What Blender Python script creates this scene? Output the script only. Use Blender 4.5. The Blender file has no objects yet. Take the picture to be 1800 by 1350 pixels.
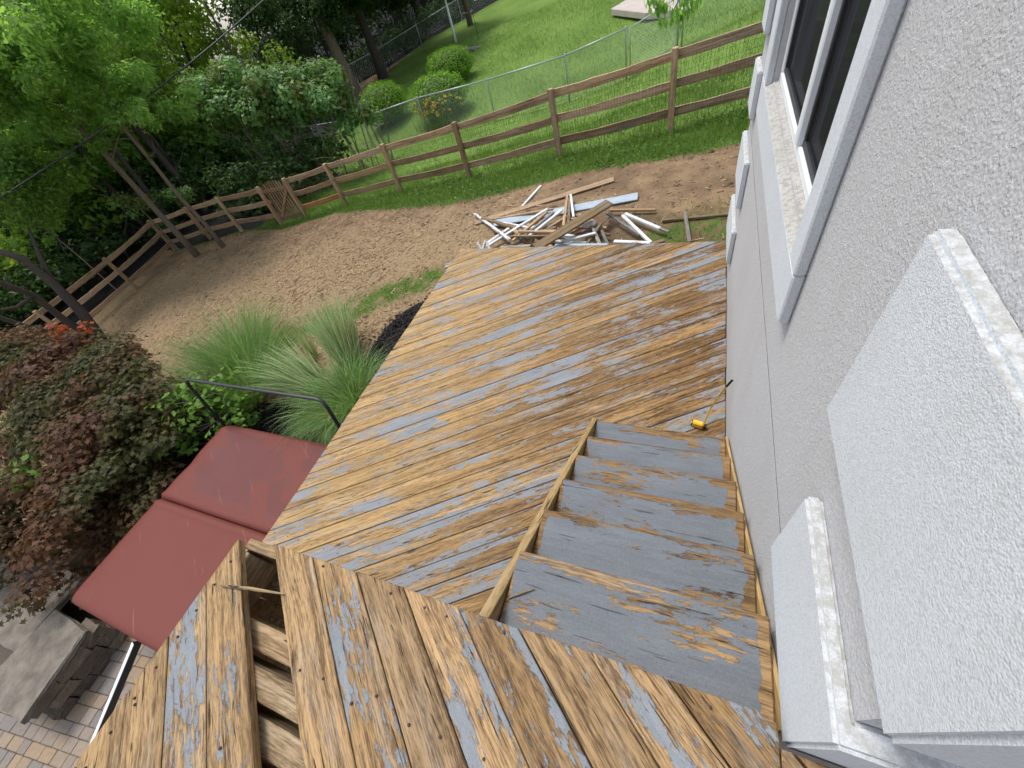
import bpy, bmesh, math, random
import numpy as np
from mathutils import Matrix, Vector

random.seed(7)
rng = np.random.default_rng(11)
SC = bpy.context.scene
COL = SC.collection
D2R = math.radians

# ------------------------------------------------------------------ camera
CAM_Z = 2.68
YAW, PITCH, ROLL, FPX = 0.575202, 0.819746, -0.337126, 706.33


def cam_axes():
    cy, sy, cp, sp = math.cos(YAW), math.sin(YAW), math.cos(PITCH), math.sin(PITCH)
    cr, sr = math.cos(ROLL), math.sin(ROLL)
    fwd = np.array([-sy * cp, cy * cp, -sp])
    right = np.array([cy, sy, 0.0])
    up = np.cross(right, fwd)
    return right * cr + up * sr, -right * sr + up * cr, fwd


CR, CU, CF = cam_axes()
cam = bpy.data.cameras.new('camera')
cam.sensor_fit = 'HORIZONTAL'
cam.sensor_width = 36.0
cam.lens = 36.0 * FPX / 1800.0
cam.clip_start = 0.02
cam.clip_end = 400
cam_ob = bpy.data.objects.new('camera', cam)
COL.objects.link(cam_ob)
m = Matrix.Identity(4)
for i in range(3):
    m[i][0], m[i][1], m[i][2] = CR[i], CU[i], -CF[i]
m[2][3] = CAM_Z
cam_ob.matrix_world = m
SC.camera = cam_ob

# ------------------------------------------------------------------ light
SUN_TO = Vector((-0.36, 0.18, 0.90)).normalized()
SUN_EL = math.asin(SUN_TO.z)
SUN_AZ = math.atan2(SUN_TO.x, SUN_TO.y)
w = bpy.data.worlds.new('World')
SC.world = w
w.use_nodes = True
nt = w.node_tree
nt.nodes.clear()
sky = nt.nodes.new('ShaderNodeTexSky')
sky.sky_type = 'NISHITA'
sky.sun_disc = False
sky.sun_elevation = SUN_EL
sky.sun_rotation = SUN_AZ
sky.air_density = 1.0
sky.dust_density = 2.0
sky.ozone_density = 1.0
hs = nt.nodes.new('ShaderNodeHueSaturation')
hs.inputs['Saturation'].default_value = 0.5
bg = nt.nodes.new('ShaderNodeBackground')
bg.inputs['Strength'].default_value = 0.15
wo = nt.nodes.new('ShaderNodeOutputWorld')
nt.links.new(sky.outputs[0], hs.inputs['Color'])
nt.links.new(hs.outputs[0], bg.inputs['Color'])
nt.links.new(bg.outputs[0], wo.inputs['Surface'])
sl = bpy.data.lights.new('sun', 'SUN')
sl.energy = 1.5
sl.angle = D2R(16.0)
sl.color = (1.0, 0.965, 0.92)
so = bpy.data.objects.new('sun', sl)
COL.objects.link(so)
so.rotation_euler = (-SUN_TO).to_track_quat('-Z', 'Y').to_euler()

SC.view_settings.view_transform = 'Standard'
SC.view_settings.look = 'None'
SC.view_settings.gamma = 1.0
SC.view_settings.exposure = 0.85
SC.render.engine = 'CYCLES'
SC.cycles.max_bounces = 6
SC.cycles.diffuse_bounces = 3
SC.cycles.glossy_bounces = 3
SC.cycles.transparent_max_bounces = 16
SC.cycles.use_denoising = True
SC.cycles.use_adaptive_sampling = True
SC.cycles.adaptive_threshold = 0.03

# ------------------------------------------------------------------ helpers


def tag(o, label=None, cat=None, group=None, kind=None):
    if label:
        o['label'] = label
    if cat:
        o['category'] = cat
    if group:
        o['group'] = group
    if kind:
        o['kind'] = kind
    return o


def empty(name, loc=(0, 0, 0)):
    o = bpy.data.objects.new(name, None)
    o.location = loc
    COL.objects.link(o)
    return o


def link(name, me, mat=None, parent=None, mw=None):
    if mat is not None and not me.materials:
        me.materials.append(mat)
    o = bpy.data.objects.new(name, me)
    COL.objects.link(o)
    if mw is not None:
        o.matrix_world = mw
    if parent is not None:
        o.parent = parent
        o.matrix_parent_inverse = Matrix.Translation(parent.location).inverted()
    return o


def mesh_np(name, V, F, smooth=False):
    """V (n,3), F (m,k) arrays -> mesh"""
    V = np.asarray(V, np.float32)
    F = np.asarray(F, np.int32)
    me = bpy.data.meshes.new(name)
    k = F.shape[1]
    me.vertices.add(len(V))
    me.vertices.foreach_set('co', V.ravel())
    me.loops.add(F.size)
    me.loops.foreach_set('vertex_index', F.ravel())
    me.polygons.add(len(F))
    me.polygons.foreach_set('loop_start', np.arange(0, F.size, k, dtype=np.int32))
    me.polygons.foreach_set('loop_total', np.full(len(F), k, np.int32))
    if smooth:
        me.polygons.foreach_set('use_smooth', np.ones(len(F), bool))
    me.update(calc_edges=True)
    me.validate()
    return me


def mesh_pd(name, V, F, smooth=False):
    me = bpy.data.meshes.new(name)
    me.from_pydata([tuple(v) for v in V], [], [tuple(f) for f in F])
    if smooth:
        for p in me.polygons:
            p.use_smooth = True
    me.update()
    return me


def join(parts):
    V, F, n = [], [], 0
    for v, f in parts:
        V += [tuple(p) for p in v]
        F += [tuple(i + n for i in q) for q in f]
        n += len(v)
    return V, F


def vbox(x0, x1, y0, y1, z0, z1, b=0.0):
    """box, optionally with chamfered edges"""
    if b <= 0:
        V = [(x, y, z) for z in (z0, z1) for x, y in ((x0, y0), (x1, y0), (x1, y1), (x0, y1))]
        F = [(3, 2, 1, 0), (4, 5, 6, 7), (0, 1, 5, 4), (1, 2, 6, 5), (2, 3, 7, 6), (3, 0, 4, 7)]
        return V, F
    bm = bmesh.new()
    vs = [bm.verts.new(p) for p in vbox(x0, x1, y0, y1, z0, z1)[0]]
    for f in vbox(0, 1, 0, 1, 0, 1)[1]:
        bm.faces.new([vs[i] for i in f])
    bmesh.ops.bevel(bm, geom=bm.edges[:], offset=b, segments=1, affect='EDGES')
    bm.verts.index_update()
    V = [tuple(v.co) for v in bm.verts]
    F = [tuple(v.index for v in f.verts) for f in bm.faces]
    bm.free()
    return V, F


def prism(poly, z0, z1, b=0.003):
    """convex CCW polygon extruded, top edge chamfered by b"""
    n = len(poly)
    c = np.mean(poly, axis=0)
    ins = []
    for i in range(n):
        p0, p1, p2 = (np.array(poly[(i + k) % n], float) for k in (-1, 0, 1))
        e1 = (p1 - p0) / max(1e-9, np.linalg.norm(p1 - p0))
        e2 = (p2 - p1) / max(1e-9, np.linalg.norm(p2 - p1))
        n1, n2 = np.array([-e1[1], e1[0]]), np.array([-e2[1], e2[0]])
        nn = n1 + n2
        d = max(0.3, np.dot(nn, n1))
        ins.append(p1 + nn * (b / d))
    V = [(p[0], p[1], z0) for p in poly] + [(p[0], p[1], z1 - b) for p in poly] + [(p[0], p[1], z1) for p in ins]
    F = [tuple(range(n - 1, -1, -1)), tuple(range(2 * n, 3 * n))]
    for i in range(n):
        j = (i + 1) % n
        F += [(i, j, n + j, n + i), (n + i, n + j, 2 * n + j, 2 * n + i)]
    return V, F


def clip_half(poly, a, nrm):
    """keep side where (p-a).nrm >= 0"""
    out = []
    n = len(poly)
    for i in range(n):
        p, q = np.array(poly[i], float), np.array(poly[(i + 1) % n], float)
        dp, dq = np.dot(p - a, nrm), np.dot(q - a, nrm)
        if dp >= 0:
            out.append(p)
        if dp * dq < 0:
            out.append(p + (q - p) * dp / (dp - dq))
    return out


def tube(pts, radii, n=6, cap=True):
    pts = [np.array(p, float) for p in pts]
    if not hasattr(radii, '__len__'):
        radii = [radii] * len(pts)
    V, F = [], []
    prev = None
    for i, p in enumerate(pts):
        t = pts[min(i + 1, len(pts) - 1)] - pts[max(i - 1, 0)]
        t /= max(1e-9, np.linalg.norm(t))
        if prev is None:
            a = np.array([0, 0, 1.0]) if abs(t[2]) < .9 else np.array([1.0, 0, 0])
            u = np.cross(t, a)
        else:
            u = prev - t * np.dot(prev, t)
        u /= np.linalg.norm(u)
        prev = u
        v = np.cross(t, u)
        for k in range(n):
            a = 2 * math.pi * k / n
            V.append(p + radii[i] * (math.cos(a) * u + math.sin(a) * v))
    for i in range(len(pts) - 1):
        for k in range(n):
            F.append((i * n + k, i * n + (k + 1) % n, (i + 1) * n + (k + 1) % n, (i + 1) * n + k))
    if cap:
        F.append(tuple(range(n - 1, -1, -1)))
        F.append(tuple(range((len(pts) - 1) * n, len(pts) * n)))
    return V, F


def frame_to(p, q, roll=0.0):
    """matrix with local X from p to q, local Z as up as possible"""
    p, q = Vector(p), Vector(q)
    x = (q - p).normalized()
    up = Vector((0, 0, 1)) if abs(x.z) < .95 else Vector((0, 1, 0))
    y = up.cross(x).normalized()
    z = x.cross(y)
    M = Matrix(((x.x, y.x, z.x, p.x), (x.y, y.y, z.y, p.y), (x.z, y.z, z.z, p.z), (0, 0, 0, 1)))
    return M @ Matrix.Rotation(roll, 4, 'X')


# ------------------------------------------------------------------ terrain
CTRL = np.array([
    (-.5, 8.6, -.39), (-2.66, 8.76, -.67), (-5.03, 9.06, -1.03), (-7.46, 9.48, -1.36), (-10, 9.88, -1.75), (-11.4, 9.45, -1.85),
    (-12.4, 9.26, -1.92), (-15.1, 9.6, -2.2), (-18.6, 8.97, -2.5), (-18.06, 6.69, -2.6), (-17.8, 4.1, -2.7), (1.5, 8.5, -.1),
    (-2.3, 15.5, -1.17), (-.9, 16.1, -.77), (-5.63, 15.2, -1.62), (-13.06, 16.06, -2.22), (-13.1, 17.9, -1.92), (-9.6, 17, -1.72),
    (-11.1, 21.1, -1.52), (-19.5, 24.2, -1.9), (-14.6, 29.4, -1.12), (-16, 33, -.72), (-20.1, 28.6, -1.6), (-6, 30, -.4), (0, 30, .2),
    (0, 22, -.4), (-6, 22, -1.05), (0, 5.5, -.3), (-3, 5.5, -.6), (-4.5, 3.2, -.92), (-6.5, 3.5, -1.15), (-9, 4, -1.5), (-12, 5, -2.0),
    (-9, 6.5, -1.5), (-5, 6.5, -.95), (-4, -.5, -1.75), (-5.5, -1.5, -1.75), (-7, -2, -1.75), (-4.5, .8, -1.72), (-7.5, .5, -1.65),
    (-10, 0, -1.9), (-2, 0, -1.6), (-1, -3, -1.75), (3, 0, -.8), (3, 6, 0), (-40, 0, -3.5), (-40, 30, -2.5), (-30, 50, 0), (0, 60, 2.5),
    (30, 30, 2), (30, 0, .5), (0, -30, -2), (-40, -30, -3), (30, -30, -1), (-60, 70, 0), (50, 70, 4), (-80, 20, -3)])


def _tps():
    P, z = CTRL[:, :2], CTRL[:, 2]
    d = np.linalg.norm(P[:, None] - P[None], axis=2)
    K = np.where(d > 0, d * d * np.log(d + 1e-12), 0) + np.eye(len(P)) * 0.3
    A = np.zeros((len(P) + 3,) * 2)
    A[:-3, :-3] = K
    A[:-3, -3] = 1
    A[:-3, -2:] = P
    A[-3, :-3] = 1
    A[-2:, :-3] = P.T
    return np.linalg.solve(A, np.append(z, [0, 0, 0]))


TPS = _tps()


def ground_z(x, y):
    x, y = np.atleast_1d(np.asarray(x, float)), np.atleast_1d(np.asarray(y, float))
    sh = x.shape
    x, y = x.ravel(), y.ravel()
    out = np.zeros(len(x))
    for s in range(0, len(x), 20000):
        q = np.stack([x[s:s + 20000], y[s:s + 20000]], 1)
        d = np.linalg.norm(q[:, None] - CTRL[None, :, :2], axis=2)
        K = np.where(d > 0, d * d * np.log(d + 1e-12), 0)
        out[s:s + 20000] = K @ TPS[:-3] + TPS[-3] + q @ TPS[-2:]
    return out.reshape(sh)


def gz(x, y):
    return float(ground_z(x, y)[0])


def ray(px, py):
    return CR * (px - 900) - CU * (py - 675) + CF * FPX


def at_z(px, py, z):
    """point of the place at height z seen in direction (px, py)"""
    d = ray(px, py)
    return np.array([0, 0, CAM_Z]) + d * ((z - CAM_Z) / d[2])


def at_ground(px, py, dz=0.0):
    z = -.8
    for _ in range(60):
        p = at_z(px, py, z)
        z = .6 * z + .4 * (gz(p[0], p[1]) + dz)
    return at_z(px, py, z)


# ------------------------------------------------------------------ node helper


class NT:
    def __init__(self, name):
        self.mat = bpy.data.materials.new(name)
        self.mat.use_nodes = True
        self.t = self.mat.node_tree
        self.t.nodes.clear()
        self.out = self.t.nodes.new('ShaderNodeOutputMaterial')

    def put(self, sock, v):
        if v is None:
            return
        if isinstance(v, bpy.types.NodeSocket):
            self.t.links.new(v, sock)
        else:
            if sock.type == 'RGBA' and hasattr(v, '__len__') and len(v) == 3:
                v = (*v, 1)
            sock.default_value = v

    def n(self, ty, ins=None, out=0, **props):
        nd = self.t.nodes.new('ShaderNode' + ty)
        for k, v in props.items():
            setattr(nd, k, v)
        for k, v in (ins or {}).items():
            self.put(nd.inputs[k], v)
        return nd.outputs[out]

    def math(self, op, a, b=None, c=None, clamp=False):
        nd = self.t.nodes.new('ShaderNodeMath')
        nd.operation = op
        nd.use_clamp = clamp
        for i, v in enumerate((a, b, c)):
            self.put(nd.inputs[i], v)
        return nd.outputs[0]

    def vmul(self, v, s):
        return self.n('VectorMath', {0: v, 1: s}, operation='MULTIPLY')

    def vadd(self, v, s):
        return self.n('VectorMath', {0: v, 1: s}, operation='ADD')

    def noise(self, v, scale=1.0, detail=4.0, rough=.55, dist=0.0, out=0):
        return self.n('TexNoise', {'Vector': v, 'Scale': scale, 'Detail': detail, 'Roughness': rough, 'Distortion': dist}, out=out)

    def ramp(self, f, stops, interp='LINEAR'):
        nd = self.t.nodes.new('ShaderNodeValToRGB')
        nd.color_ramp.interpolation = interp
        el = nd.color_ramp.elements
        while len(el) < len(stops):
            el.new(.5)
        for e, (p, c) in zip(el, stops):
            e.position = p
            e.color = (*c, 1) if len(c) == 3 else c
        self.put(nd.inputs[0], f)
        return nd.outputs[0]

    def smooth(self, f, a, b):
        nd = self.t.nodes.new('ShaderNodeMapRange')
        nd.interpolation_type = 'SMOOTHSTEP'
        self.put(nd.inputs[0], f)
        self.put(nd.inputs[1], a)
        self.put(nd.inputs[2], b)
        return nd.outputs[0]

    def mix(self, f, a, b, blend='MIX'):
        nd = self.t.nodes.new('ShaderNodeMix')
        nd.data_type = 'RGBA'
        nd.blend_type = blend
        self.put(nd.inputs['Factor'], f)
        self.put(nd.inputs[6], a)
        self.put(nd.inputs[7], b)
        return nd.outputs[2]

    def bump(self, h, strength=.5, dist=.01, normal=None):
        return self.n('Bump', {'Strength': strength, 'Distance': dist, 'Height': h, 'Normal': normal})

    def bsdf(self, color, rough=.6, normal=None, spec=.5, metallic=0.0, **kw):
        d = {'Base Color': color, 'Roughness': rough, 'Normal': normal, 'Specular IOR Level': spec, 'Metallic': metallic}
        d.update(kw)
        b = self.n('BsdfPrincipled', d)
        self.t.links.new(b, self.out.inputs[0])
        return self.mat

    def obj(self):
        return self.n('TexCoord', out=3)

    def pos(self):
        return self.n('NewGeometry', out=0)

    def rnd(self):
        nd = self.t.nodes.new('ShaderNodeObjectInfo')
        return nd.outputs['Random']


def simple(name, col, rough=.6, var=.12, scale=8.0, bump=0.0, metallic=0.0, spec=.5, objrand=0.0):
    k = NT(name)
    v = k.obj()
    r = k.rnd()
    v = k.vadd(v, k.n('CombineXYZ', {0: k.math('MULTIPLY', r, 37.0), 1: k.math('MULTIPLY', r, 91.0), 2: 0.0}))
    nz = k.noise(v, scale, 5)
    f = k.math('ADD', k.math('MULTIPLY', nz, 2 * var), 1 - var)
    if objrand:
        f = k.math('MULTIPLY', f, k.math('ADD', k.math('MULTIPLY', r, 2 * objrand), 1 - objrand))
    c = k.n('VectorMath', {0: tuple(col), 'Scale': f}, operation='SCALE')
    nrm = k.bump(k.noise(v, scale * 6, 4), .6, bump) if bump else None
    return k.bsdf(c, rough, nrm, spec, metallic)


def wood(name, honey, dark, paint=None, bias=.5, grey=.2, rough=.62, scale=1.0, end=None, bumpd=.004, bleach=0.0, paintrand=.3, tone=.35, brownish=.85, pbig=(1.5, 8, 8), pfrac=(11, 46, 46)):
    """weathered plank: grain along local X, optional peeling paint; end=(x0,x1,y1) leaves bare wood beyond"""
    k = NT(name)
    r = k.rnd()
    o = k.obj()
    honey, dark = np.array(honey), np.array(dark)
    off = k.n('CombineXYZ', {0: k.math('MULTIPLY', r, 57.3), 1: k.math('MULTIPLY', r, 23.7), 2: k.math('MULTIPLY', r, 11.1)})
    v = k.vmul(k.vadd(o, off), (scale, scale, scale))
    wob = k.noise(k.vmul(v, (.9, 4, 4)), 1, 2)
    w1 = k.math('MULTIPLY', k.math('SUBTRACT', wob, .5), .10)
    vw = k.vadd(v, k.n('CombineXYZ', {0: 0.0, 1: w1, 2: w1}))
    fine = k.noise(k.vmul(vw, (15, 165, 165)), 1, 3, .7)
    mid = k.noise(k.vmul(vw, (2.6, 58, 58)), 1, 4, .65)
    lng = k.noise(k.vmul(vw, (.7, 24, 24)), 1, 2, .5)
    g = k.math('ADD', k.math('MULTIPLY', fine, .40), k.math('ADD', k.math('MULTIPLY', mid, .36), k.math('MULTIPLY', lng, .24)))
    g2 = k.smooth(g, .385, .60)
    patch = k.noise(k.vmul(v, (1.1, 7, 7)), 1, 6, .65)
    r2 = k.math('FRACT', k.math('MULTIPLY', r, 7.77))
    r4 = k.math('FRACT', k.math('MULTIPLY', r, 29.31))
    hcol = k.mix(r4, tuple(honey * np.array([1.10, 1.14, 1.25])), tuple(honey * np.array([.92, .84, .72])))
    col = k.mix(g2, tuple(dark), hcol)
    zone = k.smooth(k.math('ADD', patch, k.math('MULTIPLY', k.math('SUBTRACT', r2, .5), tone)), .46, .66)
    brown = k.mix(g2, tuple(dark * .5), tuple(honey * np.array([.52, .44, .37])))
    col = k.mix(k.math('MULTIPLY', zone, brownish), col, brown)
    gz_ = k.smooth(k.noise(k.vmul(v, (2.1, 12, 12)), 1, 4), .5, .68)
    greyc = k.mix(g2, (.09, .083, .075), (.36, .34, .31))
    col = k.mix(k.math('MULTIPLY', gz_, grey), col, greyc)
    lv = k.math('ADD', .72, k.math('MULTIPLY', k.math('FRACT', k.math('MULTIPLY', r, 91.7)), .42))
    col = k.n('VectorMath', {0: col, 'Scale': lv}, operation='SCALE')
    if bleach:
        sep = k.n('SeparateXYZ', {0: k.pos()}, out=0)
        bl = k.smooth(k.math('ADD', k.math('MULTIPLY', sep, -1.0), k.math('MULTIPLY', patch, 1.6)), .9, 3.4)
        col = k.mix(k.math('MULTIPLY', bl, bleach), col, k.mix(g2, tuple(honey * .62), tuple(np.minimum(honey * np.array([1.22, 1.25, 1.15]) + .02, .8))))
    vo = k.n('TexVoronoi', {'Vector': k.vmul(v, (1.3, 5.5, 5.5)), 'Scale': 1.0, 'Randomness': 1.0}, out=0)
    knot = k.math('SUBTRACT', 1.0, k.smooth(vo, .02, .10))
    col = k.mix(k.math('MULTIPLY', knot, .75), col, tuple(dark * .3))
    cr = k.noise(k.vmul(vw, (3.2, 70, 70)), 1, 2, .55)
    crack = k.smooth(cr, .665, .70)
    col = k.mix(k.math('MULTIPLY', crack, .85), col, tuple(dark * .2))
    h = k.math('SUBTRACT', g, k.math('MULTIPLY', crack, .7))
    ro = k.math('ADD', rough, k.math('MULTIPLY', k.math('SUBTRACT', fine, .5), .3))
    if paint is not None:
        big = k.noise(k.vmul(v, pbig), 1, 2, .5)
        frac = k.noise(k.vmul(vw, pfrac), 1, 7, .72)
        pm = k.math('ADD', k.math('MULTIPLY', big, .5), k.math('MULTIPLY', frac, .5))
        pm = k.math('ADD', pm, k.math('MULTIPLY', k.math('SUBTRACT', .5, g), .18))
        r3 = k.math('FRACT', k.math('MULTIPLY', r, 13.37))
        th = k.math('ADD', bias, k.math('MULTIPLY', k.math('SUBTRACT', r3, .5), -paintrand * .5))
        if end is not None:
            en = k.noise(v, 9, 4)
            ex = k.t.nodes.new('ShaderNodeSeparateXYZ')
            k.put(ex.inputs[0], o)
            e1 = k.math('ADD', ex.outputs[0], k.math('MULTIPLY', k.math('SUBTRACT', en, .5), .10))
            th = k.math('ADD', th, k.math('MULTIPLY', k.smooth(e1, end[1] - .006, end[1] + .006), 2.0))
            th = k.math('ADD', th, k.math('MULTIPLY', k.math('SUBTRACT', 1.0, k.smooth(e1, end[0] - .006, end[0] + .006)), 2.0))
            th = k.math('ADD', th, k.math('MULTIPLY', k.smooth(ex.outputs[1], end[2] - .06, end[2] + .01), .07))
            th = k.math('ADD', th, k.math('MULTIPLY', k.smooth(ex.outputs[1], end[2] + .008, end[2] + .016), .5))
        df = k.math('SUBTRACT', pm, th)
        pmask = k.smooth(df, -.012, .012)
        speck = k.noise(v, 150, 3, .7)
        pv = k.math('ADD', .42, k.math('MULTIPLY', k.noise(k.vmul(v, (4, 13, 13)), 1, 5), .5))
        pv = k.math('ADD', pv, k.math('MULTIPLY', speck, .7))
        pcol = k.n('VectorMath', {0: tuple(paint), 'Scale': pv}, operation='SCALE')
        edge = k.math('SUBTRACT', 1.0, k.smooth(df, .0, .035))
        pcol = k.mix(k.math('MULTIPLY', edge, .4), pcol, tuple(np.minimum(np.array(paint) * 1.45, .7)))
        pcol = k.n('VectorMath', {0: pcol, 'Scale': k.math('ADD', .55, k.math('MULTIPLY', g, .9))}, operation='SCALE')
        pcol = k.mix(k.math('MULTIPLY', crack, .6), pcol, (.03, .025, .02))
        col = k.mix(pmask, col, pcol)
        h = k.math('ADD', k.math('MULTIPLY', h, k.math('SUBTRACT', 1.0, k.math('MULTIPLY', pmask, .7))), k.math('MULTIPLY', pmask, .5))
        h = k.math('ADD', h, k.math('MULTIPLY', speck, k.math('MULTIPLY', pmask, .2)))
    return k.bsdf(col, ro, k.bump(h, 1.0, bumpd), .12)


def leafmat(name, c1, c2, transl=.35, rough=.5, big=None):
    k = NT(name)
    isl = k.t.nodes.new('ShaderNodeNewGeometry').outputs['Random Per Island']
    col = k.mix(isl, c1, c2)
    if big:
        n = k.smooth(k.noise(k.pos(), big[0], 2), .42, .62)
        col = k.mix(n, col, k.mix(isl, big[1], big[2]))
    b = k.n('BsdfPrincipled', {'Base Color': col, 'Roughness': rough, 'Specular IOR Level': .15})
    t = k.n('BsdfTranslucent', {'Color': k.n('VectorMath', {0: col, 1: (1.25, 1.35, .7)}, operation='MULTIPLY')})
    s = k.n('MixShader', {0: transl, 1: b, 2: t})
    k.t.links.new(s, k.out.inputs[0])
    return k.mat


def stucco(name, col, dark, s=70.0, dist=.002, stain=.3, lumps=.3):
    k = NT(name)
    v = k.pos()
    col, dark = np.array(col), np.array(dark)
    a = k.noise(v, s, 4, .6)
    b = k.noise(v, s * .22, 3, .6)
    vo = k.n('TexVoronoi', {'Vector': v, 'Scale': s * 1.7}, out=0)
    lump = k.smooth(k.noise(v, s * .5, 3, .6), .50, .60)
    h = k.math('ADD', k.math('MULTIPLY', a, .55), k.math('ADD', k.math('MULTIPLY', b, .3), k.math('MULTIPLY', lump, lumps)))
    h = k.math('SUBTRACT', h, k.math('MULTIPLY', vo, .5))
    c = k.mix(k.smooth(k.math('SUBTRACT', a, k.math('MULTIPLY', vo, .4)), .10, .42), tuple(dark), tuple(col))
    big = k.noise(k.vmul(v, (1, 1.2, .7)), 1.5, 6, .65)
    strk = k.noise(k.vmul(v, (7, 7, .55)), 1, 4, .6)
    f = k.smooth(k.math('ADD', k.math('MULTIPLY', big, .6), k.math('MULTIPLY', strk, .4)), .42, .66)
    c = k.mix(k.math('MULTIPLY', f, stain), c, tuple(col * np.array([.80, .785, .75])))
    pits = k.smooth(k.noise(v, s * 1.5, 2), .69, .74)
    c = k.mix(k.math('MULTIPLY', pits, .4), c, tuple(dark * .45))
    # splash dirt low on the wall
    z = k.t.nodes.new('ShaderNodeSeparateXYZ')
    k.put(z.inputs[0], v)
    low = k.math('SUBTRACT', 1.0, k.smooth(k.math('ADD', z.outputs[2], k.math('MULTIPLY', big, -.35)), -.15, .25))
    c = k.mix(k.math('MULTIPLY', low, .35), c, tuple(col * np.array([.62, .56, .48])))
    # dirt settled on ledges that face up
    nz = k.t.nodes.new('ShaderNodeSeparateXYZ')
    k.put(nz.inputs[0], k.n('NewGeometry', out=3))
    led = k.math('MULTIPLY', k.smooth(nz.outputs[2], .45, .8), k.math('ADD', .35, k.math('MULTIPLY', k.smooth(k.noise(v, 40, 5, .7), .40, .62), .6)))
    c = k.mix(led, c, tuple(col * np.array([.56, .53, .48])))
    return k.bsdf(c, .9, k.bump(h, 1.0, dist), .15)


PAINT = (.200, .215, .229)
M = {}
M['deck'] = wood('deck_wood', (.42, .27, .12), (.085, .047, .022), PAINT, bias=.53, scale=1.12, grey=.45, bleach=.55, paintrand=.14, tone=.55, brownish=.82)
M['deck_up'] = wood('upper_deck_wood', (.44, .295, .15), (.100, .058, .029), PAINT, bias=.575, grey=.35, paintrand=.26, bumpd=.006, scale=1.4, tone=.25, brownish=.6, bleach=.35)
M['tread'] = wood('tread_wood', (.34, .215, .095), (.12, .07, .032), (.138, .152, .168), bias=.432, grey=.2, paintrand=.05, pbig=(3, 12, 12), pfrac=(14, 60, 60), end=(.012, .822, .126), brownish=.3)
M['newwood'] = wood('stringer_wood', (.44, .305, .135), (.25, .15, .055), None, grey=.1, brownish=.3)
M['joist'] = wood('joist_wood', (.50, .38, .23), (.20, .13, .065), None, grey=.25, brownish=.5)
M['fence'] = wood('fence_wood', (.56, .39, .235), (.26, .16, .085), None, grey=.35, brownish=.5)
M['gate'] = wood('gate_wood', (.36, .25, .14), (.16, .09, .045), None, grey=.3, brownish=.3)
M['rail_new'] = wood('new_rail_wood', (.46, .22, .085), (.26, .10, .035), None, grey=.05, brownish=.1)
M['pl_tan'] = wood('tan_plank', (.56, .40, .24), (.30, .19, .10), None, grey=.15, brownish=.2)
M['pl_brown'] = wood('weathered_plank', (.30, .22, .125), (.13, .085, .045), None, grey=.5, brownish=.3)
M['pl_grey'] = wood('grey_plank', (.33, .31, .28), (.15, .13, .11), None, grey=.6, brownish=.2)
M['pl_white'] = wood('white_painted_plank', (.5, .4, .28), (.2, .14, .09), (.62, .63, .63), bias=.42, grey=.4, paintrand=.2)
M['pl_blue'] = wood('blue_grey_painted_plank', (.42, .33, .24), (.2, .14, .09), (.34, .40, .45), bias=.36, grey=.3, paintrand=.1)
M['stucco'] = stucco('grey_stucco', (.53, .526, .53), (.435, .431, .434), 105, .0016, .4, .35)
M['quoin'] = stucco('white_stucco', (.64, .67, .695), (.53, .555, .575), 150, .0013, .35, .1)
M['sillstuc'] = stucco('sill_stucco', (.55, .55, .53), (.44, .43, .41), 130, .003, .7)
M['vinyl'] = simple('white_vinyl', (.78, .80, .82), .35, .05, 3)
M['metal'] = simple('galvanised_metal', (.40, .43, .45), .42, .15, 20, 0, .4)
M['black'] = simple('black_metal', (.020, .021, .024), .45, .2, 12)
M['white'] = simple('white_paint', (.80, .80, .80), .4, .05, 10)
M['nail'] = simple('rusty_nail', (.045, .035, .030), .6, .3, 60, 0, .3)
M['dark'] = simple('dark_cabinet', (.018, .017, .016), .6, .3, 6)
M['joint_dark'] = simple('dark_joint_strip', (.09, .09, .095), .8, .2, 20)
M['room'] = simple('dim_room', (.05, .05, .055), .9, .1, 3)
M['soilblack'] = simple('black_mulch', (.016, .014, .014), .9, .5, 30, .02, 0, .2)
M['clod'] = leafmat('dirt_clod', (.11, .075, .05), (.25, .19, .13), .0, .9)
M['sand'] = simple('joint_sand', (.085, .068, .052), .95, .4, 40)
M['chip'] = leafmat('wood_chip', (.52, .39, .22), (.22, .145, .085), .0, .8)
M['mulch'] = leafmat('mulch_chip', (.012, .011, .012), (.05, .04, .038), .0, .7)
M['bark'] = simple('tree_bark', (.16, .115, .08), .9, .35, 14, .03)
M['barkdark'] = simple('dark_bark', (.055, .042, .034), .9, .4, 12, .03)
M['twig'] = simple('twig_bark', (.20, .16, .12), .9, .3, 20)
M['stone'] = simple('grey_flagstone', (.17, .148, .12), .8, .85, 7, .03, 0, .2)
M['block'] = simple('brown_wall_block', (.17, .135, .105), .9, .4, 9, .03, 0, .2, objrand=.25)
M['concrete'] = simple('worn_concrete', (.42, .37, .32), .9, .3, 1.5, .01)
M['roof'] = simple('roof_shingle', (.08, .075, .07), .9, .3, 6)

# paver colours
k = NT('paver')
r = k.rnd()
pc = k.ramp(r, [(0, (.215, .185, .165)), (.25, (.27, .21, .155)), (.5, (.175, .165, .16)), (.72, (.29, .21, .13)), (1, (.24, .20, .17))])
nv = k.noise(k.vadd(k.obj(), k.n('CombineXYZ', {0: k.math('MULTIPLY', r, 40), 1: 0.0, 2: 0.0})), 25, 5)
pc = k.n('VectorMath', {0: pc, 'Scale': k.math('ADD', .75, k.math('MULTIPLY', nv, .5))}, operation='SCALE')
M['paver'] = k.bsdf(pc, .85, k.bump(nv, .6, .006), .3)

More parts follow.
